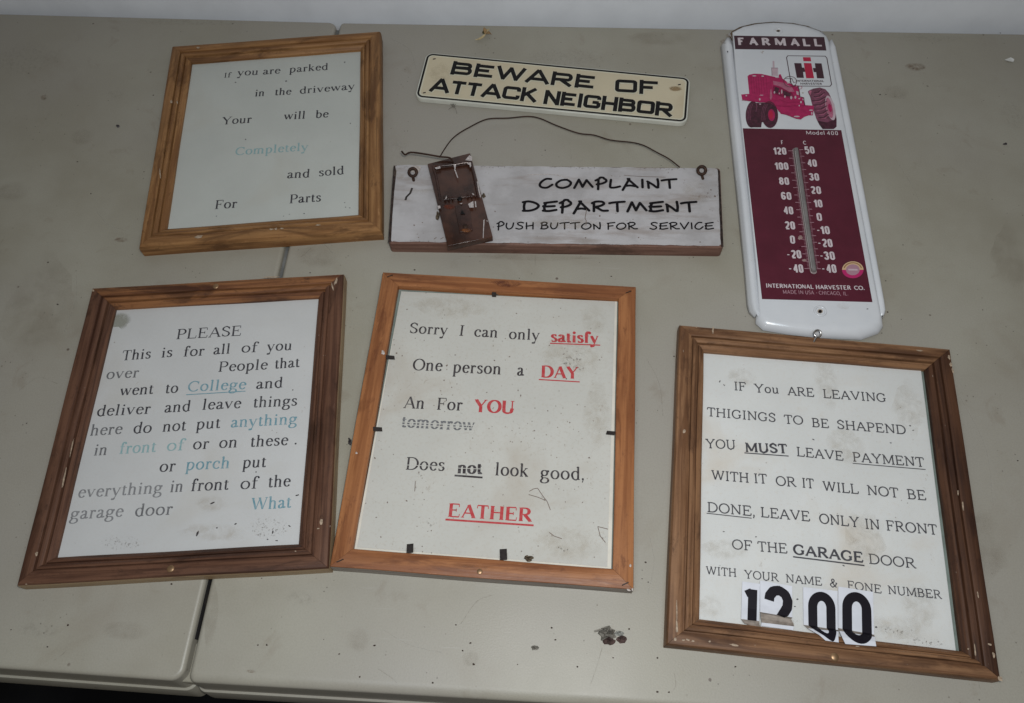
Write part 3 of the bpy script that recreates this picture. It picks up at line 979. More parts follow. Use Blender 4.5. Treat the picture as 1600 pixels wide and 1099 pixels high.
def scuff_glint(parent, u, v, ru, rv, z, rot=0, mat='chip'):
    return blob(parent, u, v, ru, rv, z, M[mat], 'paint_scuff_glint', 10, .35, rot)


ZP = .0046           # paper height in the moulded frames
# --- A : parked in the driveway
OA = [(268.1, 72.3), (594.6, 48.6), (596.5, 361.5), (216, 387.5)]
IA = [(299.3, 98.1), (563.6, 77.7), (560, 335.9), (260, 358.1)]
fa = thing('framed_sign', 'honey brown wooden frame at top left with parking notice and one pale teal word', 'framed sign', center(OA, 0), 'framed paper notices')
_, _, ra = rails(fa, OA, IA, PROF_M, .0152, .0078, [M['wood_a']] * 4)
pa = quad('paper', IA, ZP, M['paper_a'], fa, .001, grow=.006)
ZT = ZP + .00012
HA = .0112
lettering(pa, ZT, HA * .72, 'times', M['ink'], [('If', 349.2, 121.8, 361.5, 121)])
lettering(pa, ZT, HA, 'times', M['ink'], [('you', 369.3, 118.8, 403.5, 117.2), ('are', 410.7, 116.8, 438, 115.0), ('parked', 451.2, 113.8, 513.3, 109.3)])
lettering(pa, ZT, HA, 'times', M['ink'], [('in', 397.5, 151.2, 413.3, 150.2), ('the', 428.3, 149.4, 455, 148), ('driveway', 468.3, 147, 555.3, 139.8)])
lettering(pa, ZT, HA * 1.05, 'times', M['ink'], [('Your', 345, 195.2, 392.7, 192), ('will', 442.2, 187.4, 477, 185.6), ('be', 492, 184.8, 513.3, 183.6)])
lettering(pa, ZT, HA * 1.05, 'times', M['teal2'], [('Completely', 367.3, 243, 482.3, 235.2)])
lettering(pa, ZT, HA * 1.05, 'times', M['ink'], [('and', 448.5, 279, 484.3, 277.4), ('sold', 498, 276, 538.3, 272.2)])
lettering(pa, ZT, HA * 1.08, 'times', M['ink'], [('For', 334.6, 327.2, 369.8, 324.8), ('Parts', 451.3, 318.2, 501.2, 315)])
for u, v, r in ((368, 129, 1.6), (538.5, 97.5, 1.5), (383.8, 218, 1.4), (547.5, 193, 1.2), (538.5, 317, 1.1), (540, 324, 1.1), (546.5, 325, 1.1), (338, 338, 1.1), (447, 127, 1.6), (475, 334, 1.2), (452, 335, 1.0), (443, 338, 1)):
    blob(pa, u, v, r, r * .7, ZT, M['ink2'], 'fly_speck', 7, .3)
for u, v, ru, rv in ((311, 370, 6, 2.2), (424, 358.5, 3, 1.8), (431, 357.8, 2, 1.5), (440, 357, 2.5, 1.5), (497, 352, 5, 1.2), (268, 159, 1.8, 3.2), (277, 160, 1.2, 3), (250, 271, 1, 7), (310, 74.5, 2.6, 1.2)):
    scuff_glint(fa, u, v, ru, rv, .0163, -4, 'chip')

# --- B : PLEASE
OB = [(143, 449.7), (537.5, 427.4), (514, 888.5), (24.5, 915.5)]
IB = [(180.5, 482.7), (498, 465.1), (466.8, 850.6), (87, 871.5)]
fb = thing('framed_sign', 'dark walnut frame at lower left with notice headed PLEASE and several teal words', 'framed sign', center(OB, 0), 'framed paper notices')
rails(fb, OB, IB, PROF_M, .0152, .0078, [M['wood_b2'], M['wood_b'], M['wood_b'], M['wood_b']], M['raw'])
pb = quad('paper', IB, ZP, M['paper_b'], fb, .001, grow=.006)
HB = .0111
lettering(pb, ZT, .0115, 'times', M['ink'], [('PLEASE', 274, 530.5, 377, 524.6)])
lettering(pb, ZT, HB, 'times', M['ink'], [('This', 189, 563.8, 234.9, 560.2), ('is', 251, 559.2, 268.6, 557.8), ('for', 285.3, 557.6, 318.6, 555.7), ('all', 333.2, 554.4, 359.5, 552.6), ('of', 376.4, 551.4, 403.5, 550.3), ('you', 415.3, 549.2, 456.3, 547.2)])
lettering(pb, ZT, HB, 'times', M['ink2'], [('over', 165.3, 593, 216, 589.8)])
lettering(pb, ZT, HB, 'times', M['ink'], [('People', 339.7, 581.4, 418, 577.4), ('that', 428.1, 576.6, 468.6, 573.7)])
lettering(pb, ZT, HB, 'times', M['ink'], [('went', 185.1, 618.9, 239.6, 615.6), ('to', 256.5, 615.1, 277.4, 614), ('and', 400, 608.2, 442.3, 605.7)])
lettering(pb, ZT, HB, 'times', M['teal'], [('College', 292.5, 612.4, 384.3, 608.2)])
bar(pb, ZT, 290.9, 617.1, 383.5, 611.4, .0009, M['teal'])
lettering(pb, ZT, HB, 'times', M['ink'], [('deliver', 150.4, 650.8, 234.3, 646.8), ('and', 256.6, 645.2, 297.8, 642.6), ('leave', 314.6, 640.8, 376.5, 638), ('things', 394, 637.3, 463.8, 634)])
lettering(pb, ZT, HB, 'times', M['ink2'], [('here', 139.1, 681.3, 190.4, 678.2)])
lettering(pb, ZT, HB, 'times', M['ink'], [('do', 207.3, 677.5, 235.9, 676.6), ('not', 252.3, 675.2, 291, 672.8), ('put', 305, 671.4, 344.6, 669)])
lettering(pb, ZT, HB, 'times', M['teal'], [('anything', 360.3, 668.4, 464.7, 662.6)])
lettering(pb, ZT, HB, 'times', M['ink2'], [('in', 145.2, 712.2, 166.8, 711.2)])
lettering(pb, ZT, HB, 'times', M['teal2'], [('front', 184.8, 709.8, 243.8, 706.4), ('of', 259.5, 705, 289, 703.6)])
lettering(pb, ZT, HB, 'times', M['ink'], [('or', 300.7, 702.8, 325.9, 701.5), ('on', 341.6, 700.5, 370.9, 699.3), ('these', 389.5, 698.8, 450, 695.8), ('.', 460.3, 695, 463.5, 694.8)])
lettering(pb, ZT, HB, 'times', M['ink'], [('or', 248.4, 738, 273.3, 736.6), ('put', 377.6, 731.6, 416.1, 730.2)])
lettering(pb, ZT, HB, 'times', M['teal'], [('porch', 288.6, 735, 358.8, 731.8)])
lettering(pb, ZT, HB, 'times', M['ink3'], [('everything', 121.2, 778.4, 253.8, 770.6)])
lettering(pb, ZT, HB, 'times', M['ink2'], [('in', 264.3, 769.6, 285.7, 768.6)])
lettering(pb, ZT, HB, 'times', M['ink'], [('front', 296.7, 768, 357.6, 765.4), ('of', 374.7, 765, 404.5, 763.4), ('the', 417.3, 762.2, 453.7, 760.2)])
lettering(pb, ZT, HB, 'times', M['ink3'], [('garage', 108.3, 812.2, 191.9, 807.6)])
lettering(pb, ZT, HB, 'times', M['ink2'], [('door', 209.9, 807.4, 268.7, 804.4)])
lettering(pb, ZT, HB, 'times', M['teal'], [('What', 390.3, 797.6, 455.6, 793.4)])
blob(pb, 188, 498, 17, 13, ZT, M['waterstain'], 'water_stain', 16, .4, 40)
blob(pb, 330, 787, 26, 13, ZT, M['softstain'])
blob(pb, 330, 832, 60, 14, ZT + .00002, M['softstain'])
blob(pb, 420, 826, 34, 18, ZT + .00003, M['grime'])
blob(pb, 190, 848, 40, 12, ZT + .00003, M['grime'])
for u, v, ru, rv, a in ((308.5, 834, 1.4, 4.6, 20), (368, 819, 2, 1, -30), (332, 786, 3.5, 1.4, -20), (465, 774, 3, 1.2, -15), (339, 825, 1.4, 1, 0), (452, 822, 2, 1.2, 30), (426, 832, 1.3, 3, 10), (400, 737.5, 1.2, 1, 0), (457.5, 609.5, 1, 1, 0), (432, 845, 2, 1, 0), (418, 843, 1.4, 1, 0), (98, 826, 1.5, 1.5, 0)):
    blob(pb, u, v, ru, rv, ZT + .00005, M['inkc'], 'fly_speck', 8, .35, a)
dome('screw', at(337, 447.5, .0156), .0030, .0009, M['brass'], fb)
dome('screw', at(266.5, 889, .0156), .0032, .0009, M['brass'], fb)
for u, v, ru, rv, a in ((146, 454, 2, 2, 0), (112, 700, 1.1, 14, 12), (100, 748, 1.2, 16, 12), (57, 866, 2, 5, 10), (501.5, 816, 2.2, 5.5, 4), (497, 826, 2, 1, 0), (41, 913, 2, 1, 0), (519.5, 448, 1.0, 6, -15), (525, 440, 1.6, 6, 20), (425, 433, 12, .9, -3), (462, 861.5, 1.6, .8, 0)):
    scuff_glint(fb, u, v, ru, rv, .0163, a, 'chip')  # long left-rail streaks are painted gloss highlights, the others scuffs

# --- C : Sorry (seen from the back of the frame)
OC = [(598.1, 425.4), (993.7, 448.5), (990, 921.5), (515, 885.5)]
IC = [(621.8, 446.8), (966.5, 466.5), (957.5, 889), (551.5, 857.5)]
fc = thing('framed_sign', 'orange flat pine frame in the middle with grimy notice in black and red words', 'framed sign', center(OC, 0), 'framed paper notices')
rails(fc, OC, IC, PROF_F, .0158, .0158, [M['wood_c']] * 4, M['rawgrey'])
ZC = .0108
quad('backing', IC, ZC - .0022, M['backing'], fc, .002, grow=.003)
q = [(627, 455.5), (964.5, 471.5), (955, 889.5), (553, 858)]
quad('card_edge', q, ZC - .0004, M['white_edge'], fc, .001)
qp = [(627, 455.5), (961, 471.5), (949, 886), (558, 855.2)]
pc = quad('paper', qp, ZC, M['paper_c'], fc, .0003)
ZT = ZC + .00012
HC = .0119
lettering(pc, ZT, .0118, 'times', M['inkc'], [('Sorry', 639.5, 520.8, 700.1, 523.9), ('I', 716.1, 524.6, 724.9, 525.2), ('can', 740.6, 526.2, 778, 528), ('only', 794.9, 530, 844.1, 532)])
lettering(pc, ZT, .0118, 'timesb', M['red'], [('satisfy', 860.1, 534.2, 937.2, 536.8)])
bar(pc, ZT + .0001, 859.4, 536.6, 937.9, 539.6, .0012, M['red'])
lettering(pc, ZT, .0125, 'times', M['inkc'], [('One', 644.3, 578.8, 690.9, 580.4), ('person', 706.3, 582.2, 783.3, 585.6), ('a', 808, 587.2, 819.4, 587.8)])
lettering(pc, ZT, .0125, 'timesb', M['red'], [('DAY', 843.6, 589.7, 905.8, 592.4)])
bar(pc, ZT, 841.9, 593.2, 905.8, 597, .0012, M['red'])
lettering(pc, ZT, .0122, 'times', M['inkc'], [('An', 628.6, 637.8, 663.2, 639.4), ('For', 681.1, 640.4, 722, 642)])
lettering(pc, ZT, .0128, 'timesb', M['red'], [('YOU', 738, 643.8, 804.7, 646.8)])
lettering(pc, ZT, .0122, 'times', M['ink2'], [('tomorrow', 625.3, 667.6, 742.4, 673.9)], thick=1.15)
for k in (4.4, 8.4):
    bar(pc, ZT + .0003, 622, 667.6 - k, 745, 673.9 - k, .0009, M['paper_c'], 'worn_streak')
lettering(pc, ZT, HC, 'times', M['inkc'], [('Does', 632.5, 734, 694.2, 736.3), ('look', 772.3, 743, 826.6, 745.6), ('good,', 843.6, 748.2, 913, 750.8)])
bar(pc, ZT + .0003, 630, 726.5, 692, 729.2, .0006, M['paper_c'], 'worn_streak')
lettering(pc, ZT, HC * .95, 'timesb', M['inkc'], [('not', 712.8, 739.8, 754.8, 741)])
bar(pc, ZT + .0003, 712, 731.5, 756, 733.2, .0006, M['paper_c'], 'worn_streak')
bar(pc, ZT, 710.2, 743.2, 754, 746.4, .0017, M['inkc'])
lettering(pc, ZT, HC, 'timesb', M['red'], [('EATHER', 697.5, 807.4, 833.6, 815.7)])
bar(pc, ZT, 696, 812, 833.8, 821.2, .0017, M['red'])
for u, v, ru, rv, a in ((900, 560, 55, 42, 10), (930, 500, 24, 30, 0), (700, 480, 60, 18, 4), (880, 850, 60, 30, 5), (930, 650, 24, 60, 0)):
    blob(pc, u, v, ru, rv, ZT + .00001, M['softstain'], rot=a)
for u, v, ru, rv, a in ((657, 741, 8, 4, -20), (649, 759, 2.2, 9, 4), (850, 778, 4, 12, -28), (880, 858, 14, 5, 30), (940, 838, 6, 12, -20), (672, 818, 8, 7, 30), (905, 575, 14, 6, -20), (895, 560, 30, 9, -30)):
    blob(pc, u, v, ru, rv, ZT + .00006, M['grime'], rot=a)
    blob(pc, u + 1, v + 1, ru * .7, rv * .6, ZT + .0001, M['grime'], rot=a)
# thin scratches
M['scratch'] = plain('brown_scratch', (.16, .12, .10), .8, .2)
for pts in ([(827, 768), (834, 764), (840, 763)], [(840, 763), (848, 775), (855, 784), (860, 797)], [(826, 773), (840, 777), (852, 782)], [(934, 823), (950, 827)], [(934, 823), (938, 838), (946, 848)], [(649, 752), (648, 768)], [(858, 832), (866, 838), (878, 842)]):
    line(pc, pts, ZT + .00015, .0006, M['scratch'], 'scratch')
for i in range(70):
    u = random.uniform(575, 950)
    v = random.uniform(478, 868)
    if v > 850 and u < 600:
        continue
    if u < 627 - (v - 455) * .165:
        continue
    blob(pc, u, v, random.uniform(.6, 1.7), random.uniform(.5, 1.3), ZT + .00008, M['scratch'], 'fly_speck', 6, .35, random.uniform(0, 180))


def tab_(u0, v0, u1, v1, wpx, parent):
    z0, z1 = .0172, ZC + .0012
    a, b = at(u0, v0, .0163), at(u1, v1, z1)
    d = (b - a)
    d.z = 0
    d.normalize()
    n = Vector((-d.y, d.x, 0)) * wpx
    P = [a - n, a + n, b + n, b - n]
    zz = [.0166, .0166, z1, z1]
    V = [Vector((p.x, p.y, z)) for p, z in zip(P, zz)] + [Vector((p.x, p.y, z - .0006)) for p, z in zip(P, zz)]
    return fixn(mk('retaining_tab', V, [(0, 1, 2, 3), (7, 6, 5, 4), (0, 4, 5, 1), (1, 5, 6, 2), (2, 6, 7, 3), (3, 7, 4, 0)], M['tin'], parent))


for a in ((603, 558, 616.5, 559, .0020), (583, 670.5, 597, 671, .0020), (961, 677.3, 947.5, 676, .0018), (640.5, 864, 640.8, 850, .0028), (787, 875, 786.3, 858, .0030), (772, 457, 772, 464, .0020)):
    tab_(*a, fc)
for c in [(610, 432), (983, 457), (978, 913), (532, 877)]:
    n0 = at(c[0], c[1], .0165)
    tube('staple', [(n0.x - .003, n0.y - .001, .0158), (n0.x - .003, n0.y - .001, .0168), (n0.x + .002, n0.y + .0015, .0168), (n0.x + .002, n0.y + .0015, .0158)], .0005, M['tin'], fc, 6)
dome('screw', at(749.5, 893.5, .016), .0024, .0006, M['brass'], fc)
M['dust'] = plain('clotted_dust', (.11, .085, .06), .95, .1, 0, .5, 500)
blob(fc, 792, 443, 28, 6, .01625, mat_decal('dark_red_smear', (.10, .03, .025), .3, .7, 120, .6), 'smear', rot=3)
blob(fc, 745, 887, 38, 5, .01625, M['darksoft'], 'smear', rot=4)
for u, v, ru, rv in ((599, 551, 3, 3.2), (557, 708, 1.6, 2), (985, 884, 1.6, 2.4), (982, 922, 3, 1.4), (988, 921, 1.2, 2)):
    scuff_glint(fc, u, v, ru, rv, .0164, 10, 'chipw')


def clump(name, u, v, ru, rv, h, mat, parent=None, z=0.0, seed=1, n=40):
    """a lumpy crumb: displaced low dome"""
    rnd = random.Random(seed)
    c = at(u, v, z)
    ex = (at(u + ru, v, z) - c)
    ey = (at(u, v - rv, z) - c)
    nr, ns = 5, 14
    V, F = [], []
    for j in range(nr):
        for i in range(ns):
            a = 2 * pi * i / ns
            k = (1 - j / nr) * (1 + rnd.uniform(-.28, .28))
            zz = h * sin(pi / 2 * j / nr) * rnd.uniform(.6, 1.3)
            p = c + ex * (k * cos(a)) + ey * (k * sin(a))
            V.append((p.x, p.y, z + (zz if j else 0)))
    V.append((c.x, c.y, z + h * rnd.uniform(.7, 1.1)))
    for j in range(nr - 1):
        for i in range(ns):
            F.append((j * ns + i, j * ns + (i + 1) % ns, (j + 1) * ns + (i + 1) % ns, (j + 1) * ns + i))
    for i in range(ns):
        F.append(((nr - 1) * ns + i, (nr - 1) * ns + (i + 1) % ns, len(V) - 1))
    return fixn(mk(name, V, F, mat, parent))


clump('dust_clot', 826, 873, 7.5, 4.5, .004, M['dust'], fc, ZC + .0003, 5)
clump('dust_clot', 773, 460, 5, 2.2, .002, M['dust'], fc, ZC + .0003, 6)

# --- D : IF You ARE LEAVING
OD = [(1061.5, 506.8), (1485.5, 545), (1565.5, 1064), (1040.5, 1008)]
ID = [(1099.5, 549.7), (1446, 577.5), (1503, 1018), (1092.5, 967.7)]
fd = thing('framed_sign', 'brown wooden frame at lower right with payment notice and peeling number cards', 'framed sign', center(OD, 0), 'framed paper notices')
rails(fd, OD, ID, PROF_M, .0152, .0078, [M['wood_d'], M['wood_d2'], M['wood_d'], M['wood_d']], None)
ZD = .0042
quad('backing', ID, ZD - .0012, M['backing'], fd, .001, grow=.006)
PD = [(1094, 543), (1438.3, 573), (1494.3, 1024), (1086, 972)]
pd = quad('paper', PD, ZD, M['paper_d'], fd, .0003)
ZT = ZD + .00012
gp = quad('glass_pane', ID, ZD + .0011, M['glass'], fd, 0, grow=.003)
HD = .0108
sl = 'slab'
IK = M['ink2']
M['inkd'] = ink('grey_slab_ink', (.05, .047, .055), .12)
IK = M['inkd']
lettering(pd, ZT, .0092, sl, IK, [('IF', 1147.1, 610.1, 1165.9, 611.3), ('You', 1177.4, 613.3, 1217.7, 615.8), ('ARE', 1229.9, 617.7, 1272.7, 620.8), ('LEAVING', 1285.9, 622.1, 1385.6, 629.1)])
lettering(pd, ZT, .0092, sl, IK, [('THIGINGS', 1104.3, 650.5, 1211.9, 660.4), ('TO', 1225.3, 662.3, 1255.4, 664.4), ('BE', 1268.5, 667.5, 1295.8, 669.6), ('SHAPEND', 1309, 670.7, 1416.1, 679.4)])
lettering(pd, ZT, .0092, sl, IK, [('YOU', 1101.9, 700.5, 1150.1, 702.7), ('LEAVE', 1244.4, 713, 1318.5, 720.6), ('PAYMENT', 1332.3, 721.4, 1445.5, 730.4)])
lettering(pd, ZT, .0092, 'slabb', IK, [('MUST', 1163.6, 706.4, 1231.8, 709.2)])
bar(pd, ZT, 1163.1, 707.9, 1232.3, 712.9, .0010, IK)
bar(pd, ZT, 1332.3, 724.2, 1446.3, 733.9, .0008, IK)
lettering(pd, ZT, .0092, sl, IK, [('WITH', 1110.9, 750, 1170.8, 754.8), ('IT', 1178.4, 755.3, 1199.3, 756.4), ('OR', 1212.8, 759.2, 1245.6, 761.4), ('IT', 1253.4, 762.2, 1272.4, 764), ('WILL', 1285.2, 767.4, 1342.5, 772.6), ('NOT', 1354.8, 773.6, 1405.2, 778.5), ('BE', 1417.8, 780, 1448.1, 782.4)])
lettering(pd, ZT, .0092, sl, IK, [('DONE,', 1104.6, 800.3, 1179.7, 807.3), ('LEAVE', 1188.2, 808.3, 1266.2, 815.4), ('ONLY', 1280.6, 818.3, 1344.2, 824.8), ('IN', 1352, 826.6, 1375.9, 828.8), ('FRONT', 1384.9, 829.2, 1465.9, 836.5)])
bar(pd, ZT, 1104.1, 802.2, 1174.6, 810, .0008, IK)
lettering(pd, ZT, .0088, sl, IK, [('OF', 1144.1, 858.5, 1176, 861), ('THE', 1183.8, 861.8, 1230.9, 865.5), ('DOOR', 1357.4, 881.2, 1433.2, 888.9)])
lettering(pd, ZT, .0090, 'slabb', IK, [('GARAGE', 1239.2, 866.3, 1350.3, 879.9)])
bar(pd, ZT, 1239.2, 870.2, 1350.8, 884, .0012, IK)
lettering(pd, ZT, .0071, sl, IK, [('WITH', 1102.5, 898, 1151.3, 902), ('YOUR', 1162, 903.8, 1218, 909.5), ('NAME', 1227.5, 910.3, 1285, 915.8), ('&', 1297, 916.8, 1308.8, 919), ('FONE', 1323.8, 920.6, 1378, 928), ('NUMBER', 1387.5, 928.4, 1473, 936.5)])
for u, v, ru, rv, a in ((1160, 590, 26, 14, 0), (1290, 600, 20, 46, 0), (1320, 700, 30, 40, -20), (1420, 640, 24, 50, 0), (1350, 850, 30, 60, 10), (1110, 950, 24, 20, 0), (1400, 980, 50, 24, 5), (1440, 950, 30, 40, 0), (1130, 860, 40, 20, 0)):
    blob(pd, u, v, ru, rv, ZT + .00001, M['softstain'], rot=a)
for u, v, ru, rv, a in ((1395, 985, 30, 9, 5), (1440, 1002, 40, 9, 6), (1440, 930, 20, 8, 20), (1128, 885, 8, 3, -10), (1220, 970, 30, 8, 8)):
    blob(pd, u, v, ru, rv, ZT + .00004, M['grime'], rot=a)
for u, v, ru, rv, a in ((1124.8, 596, .9, 2.6, 20), (1131.5, 602, 2, .9, 30), (1422, 665.5, 1.8, .9, 20), (1427, 672.5, 2, .8, 0), (1392, 692.3, 2.2, .7, 0), (1318, 884, 2, .9, 20), (1130.5, 831, 1.6, .7, 0), (1181, 839, 1.3, .8, 0), (1246, 936.5, 1.8, 1.3, 0), (1242, 948, 1.4, .9, 0), (1369, 980, 2, 1.3, 20), (1271, 687, 2, .8, 30)):
    blob(pd, u, v, ru, rv, ZT + .00007, M['inkc'], 'fly_speck', 7, .3, a)
dome('screw', at(1304, 1027, .0154), .0034, .0012, M['brass'], fd)
for u, v, ru, rv, a in ((1057.5, 980, 1.8, 10, 0), (1057.5, 955, .9, 22, 0), (1055, 999, 2, 2.5, 0), (1068, 1000.5, 2.5, 1.4, 0), (1075, 1000, 3, 1.5, 20), (1083, 1002, 3, 1.3, 10), (1109, 1002.5, 1.6, 1.3, 0), (1147, 1008, 7, 1.5, 10), (1069, 674, 2, 3, 0), (1088, 511, .9, 1.2, 0), (1114, 517, 1.3, 5, 0),
                        (1483, 559, 2, 3.4, -10), (1485.5, 570, 2, 3, -20), (1489, 580, 1.4, 4, -15), (1523.5, 1017, 1.1, 9, -5), (1547, 1007, 3, 1.5, 20), (1553, 1024, 1.9, 5, -10), (1563, 1061, 3, 5, -30), (1504.5, 790, 1.2, 8, -8), (1497, 770, 1, 5, -5), (1528, 930, 1, 6, -8), (1513, 1014, 1.5, 1.2, 0), (1437, 548, 5, .9, 4), (1340, 1010, 3, 1, 0)):
    scuff_glint(fd, u, v, ru, rv, .0163, a, 'chip')
# eye hook on the top rail
M['nickel'] = plain('bright_nickel', (.5, .48, .46), .25, .5, 1.0)
hc = at(1277.5, 521.5, .0175)
hk = tube('eye_hook', [hc + Vector((.0032 * cos(a), .0032 * sin(a) , .0012 * sin(a))) for a in [2 * pi * i / 16 for i in range(16)]], .0009, M['nickel'], fd, 8, True)
tube('hook_shank', [hc + Vector((0, -.003, -.001)), at(1274.5, 529, .0172), at(1271.5, 535, .0160)], .0009, M['nickel'], hk, 8)

# number cards
M['card'] = plain('glossy_white_card', (.60, .61, .66), .4, .4, 0, .06, 60)
M['cardback'] = plain('grey_card_back', (.26, .22, .19), .8, .2, 0, .25, 200)
M['digit'] = plain('black_vinyl_digit', (.007, .005, .009), .45, .2)


def card(rows, digit, shade_rows=(), tilt=0.0):
    """rows: list of (left px, right px, z) from top to bottom; digit: list of strokes in card units with width"""
    nC = 8
    R = []
    for (l, r, z) in rows:
        zl_, zr_ = z if isinstance(z, tuple) else (z, z)
        a = at(l[0], l[1], zl_)
        b = at(r[0], r[1], zr_)
        R.append((a, b))
    V, F = [], []
    for a, b in R:
        for i in range(nC + 1):
            V.append(a.lerp(b, i / nC))
    for j in range(len(R) - 1):
        for i in range(nC):
            k = j * (nC + 1) + i
            F.append((k + nC + 1, k + nC + 2, k + 1, k))
    o = mk('number_card', V, F, M['card'], fd, world=Matrix.Translation(R[0][0]))
    o.data.materials.append(M['cardback'])
    for p in o.data.polygons:
        if (p.index // nC) in shade_rows:
            p.material_index = 1
    so = o.modifiers.new('thickness', 'SOLIDIFY')
    so.thickness = .0004
    so.offset = -1
    # row parameter by cumulative length
    cum = [0]
    for j in range(1, len(R)):
        cum.append(cum[-1] + ((R[j][0] + R[j][1]) / 2 - (R[j - 1][0] + R[j - 1][1]) / 2).length)
    tot = cum[-1]

    def surf(x, y, dz):
        s_ = (1 - y) * tot
        j = 0
        while j < len(R) - 2 and s_ > cum[j + 1]:
            j += 1
        f = (s_ - cum[j]) / max(1e-9, cum[j + 1] - cum[j])
        a = R[j][0].lerp(R[j + 1][0], f)
        b = R[j][1].lerp(R[j + 1][1], f)
        p = a.lerp(b, x)
        e1 = (R[j][1] - R[j][0])
        e2 = (R[j][0] - R[j + 1][0])
        n = e1.cross(e2).normalized()
        p = p + n * (.00012 + dz)
        return tuple(p)
    Wd = (R[0][1] - R[0][0]).length
    V, F = [], []
    zl = [0]
    for pts, wd, ymin in digit:
        # resample densely so that it follows the folds; width in metres
        q = [(x * Wd, y * tot) for x, y in pts]
        d = []
        for i in range(len(q) - 1):
            a, b = Vector(q[i]), Vector(q[i + 1])
            k = max(1, int((b - a).length / .0012))
            for s_ in range(k):
                d.append(tuple(a.lerp(b, s_ / k)))
        d.append(q[-1])
        d = [p for p in d if p[1] / tot >= ymin]
        v2, f2 = [], []
        ribbon(v2, f2, d, lambda dd: wd, False, lambda x, y, dz: (x, y, dz), zl)
        for f in f2:
            if len(f) != 4:
                k = len(V)
                for i in f:
                    V.append(surf(v2[i][0] / Wd, v2[i][1] / tot, .0001 + v2[i][2]))
                F.append(tuple(range(k, k + len(f))))
                continue
            a, b, c, e = [Vector(v2[i]) for i in f]
            for j in range(6):
                k = len(V)
                for p in (a.lerp(b, j / 6), a.lerp(b, (j + 1) / 6), e.lerp(c, (j + 1) / 6), e.lerp(c, j / 6)):
                    V.append(surf(p.x / Wd, p.y / tot, .0001 + p.z))
                F.append((k, k + 1, k + 2, k + 3))
    mk('digit', V, F, M['digit'], o, world=WM[o.name].copy())
    return o


zc = ZD + .0016
D0 = lambda x0, x1, y0, y1: [((x0 + x1) / 2, y1)] + A_((x0 + x1) / 2, y1 - .20, (x1 - x0) / 2, .20, 90, 180, 9) + A_((x0 + x1) / 2, y0 + .17, (x1 - x0) / 2, .17, 180, 360, 14) + A_((x0 + x1) / 2, y1 - .20, (x1 - x0) / 2, .20, 0, 90, 9)
card([((1159.8, 908.7), (1187.5, 912.6), zc), ((1158.6, 950, ), (1186.6, 954), zc), ((1158, 967.5), (1186.2, 970.7), zc + .001), ((1163, 973.5), (1187, 977), zc + .003), ((1172, 978), (1191, 982), zc + .0014)],
     [([(.60, .14), (.60, .86)], .0074, .2), ([(.22, .745), (.55, .815)], .0056, 0)], (2, 3))
card([((1187.7, 907.2), (1237.7, 915.9), zc + .0006), ((1187.7, 945), (1238, 955), zc + .0006), ((1187.7, 956.5), (1238.2, 965), zc + .001), ((1188.5, 958.5), (1236, 967.5), zc + .0042), ((1189, 966), (1240, 974.5), zc + .0046), ((1190, 973), (1240.5, 979), zc + .0022), ((1189, 978), (1239, 985), zc + .0012)],
     [([(.28, .62), (.30, .72), (.42, .83), (.60, .86), (.78, .80), (.86, .68), (.84, .54), (.74, .42), (.64, .30), (.58, .2)], .0078, .28)], (2, 3, 4))
card([((1254.9, 917.3), (1308.8, 923.8), zc + .0003), ((1255.3, 950), (1309, 958), zc + .0003), ((1255.8, 976.5), (1309.3, 984.5), zc + .0003), ((1263, 982), (1310, 987), zc + .0035), ((1280, 992), (1310, 996), zc + .0062), ((1290, 1001), (1310.5, 1004), zc + .0070)],
     [(D0(.27, .80, .08, .87), .0074, 0)], (2,))
card([((1309.8, 916.6), (1364.2, 925.2), zc + .0009), ((1309.7, 950), (1365, 960), zc + .0009), ((1309.8, 981.5), (1365.8, 992), zc + .0009), ((1311.5, 986), (1366.8, 995.5), zc + .004), ((1316, 996), (1368, 1003), zc + .0066), ((1321, 1006.4), (1369.2, 1010), zc + .0074)],
     [(D0(.25, .80, .10, .87), .0076, 0)], (2,))

# ================================================================== metal plate sign
M['cream'] = mat_paper('yellowed_cream_enamel', (.56, .49, .35), (.42, .33, .21), .4, .0)
M['plate_white'] = plain('white_enamel_rim', (.52, .52, .46), .3, .5, 0, .06, 60)
M['cream'].node_tree.nodes['Principled BSDF'].inputs['Roughness'].default_value = .35
EQ = [(666.5, 82), (1079, 121.3), (1073.8, 193), (647.5, 153)]
ZE = .0062


def rquad(Q, r, n=6, px=True, z=0):
    """rounded quadrilateral outline, counter-clockwise from TR side, world XY"""
    P = [at(*q, z) for q in Q] if px else Q
    out = []
    order = [1, 0, 3, 2]            # TR, TL, BL, BR -> counter-clockwise
    for idx in order:
        c = P[idx]
        a = P[order[(order.index(idx) - 1) % 4]]
        b = P[order[(order.index(idx) + 1) % 4]]
        da = (a - c).normalized()
        db = (b - c).normalized()
        bis = (da + db).normalized()
        half = math.acos(max(-1, min(1, da.dot(db)))) / 2
        cc = c + bis * (r / sin(half))
        p0 = c + da * (r / math.tan(half))
        p1 = c + db * (r / math.tan(half))
        a0 = math.atan2(p0.y - cc.y, p0.x - cc.x)
        a1 = math.atan2(p1.y - cc.y, p1.x - cc.x)
        while a1 < a0:
            a1 += 2 * pi
        if a1 - a0 > pi:
            a1 -= 2 * pi
        for i in range(n + 1):
            t = a0 + (a1 - a0) * i / n
            out.append((cc.x + r * cos(t), cc.y + r * sin(t)))
    return out


def inset(Q, d, z):
    P = [at(*q, z) for q in Q]
    out = []
    for i in range(4):
        c, a, b = P[i], P[i - 1], P[(i + 1) % 4]
        da = (a - c).normalized()
        db = (b - c).normalized()
        half = math.acos(da.dot(db)) / 2
        out.append(c + (da + db).normalized() * (d / sin(half)))
    return out


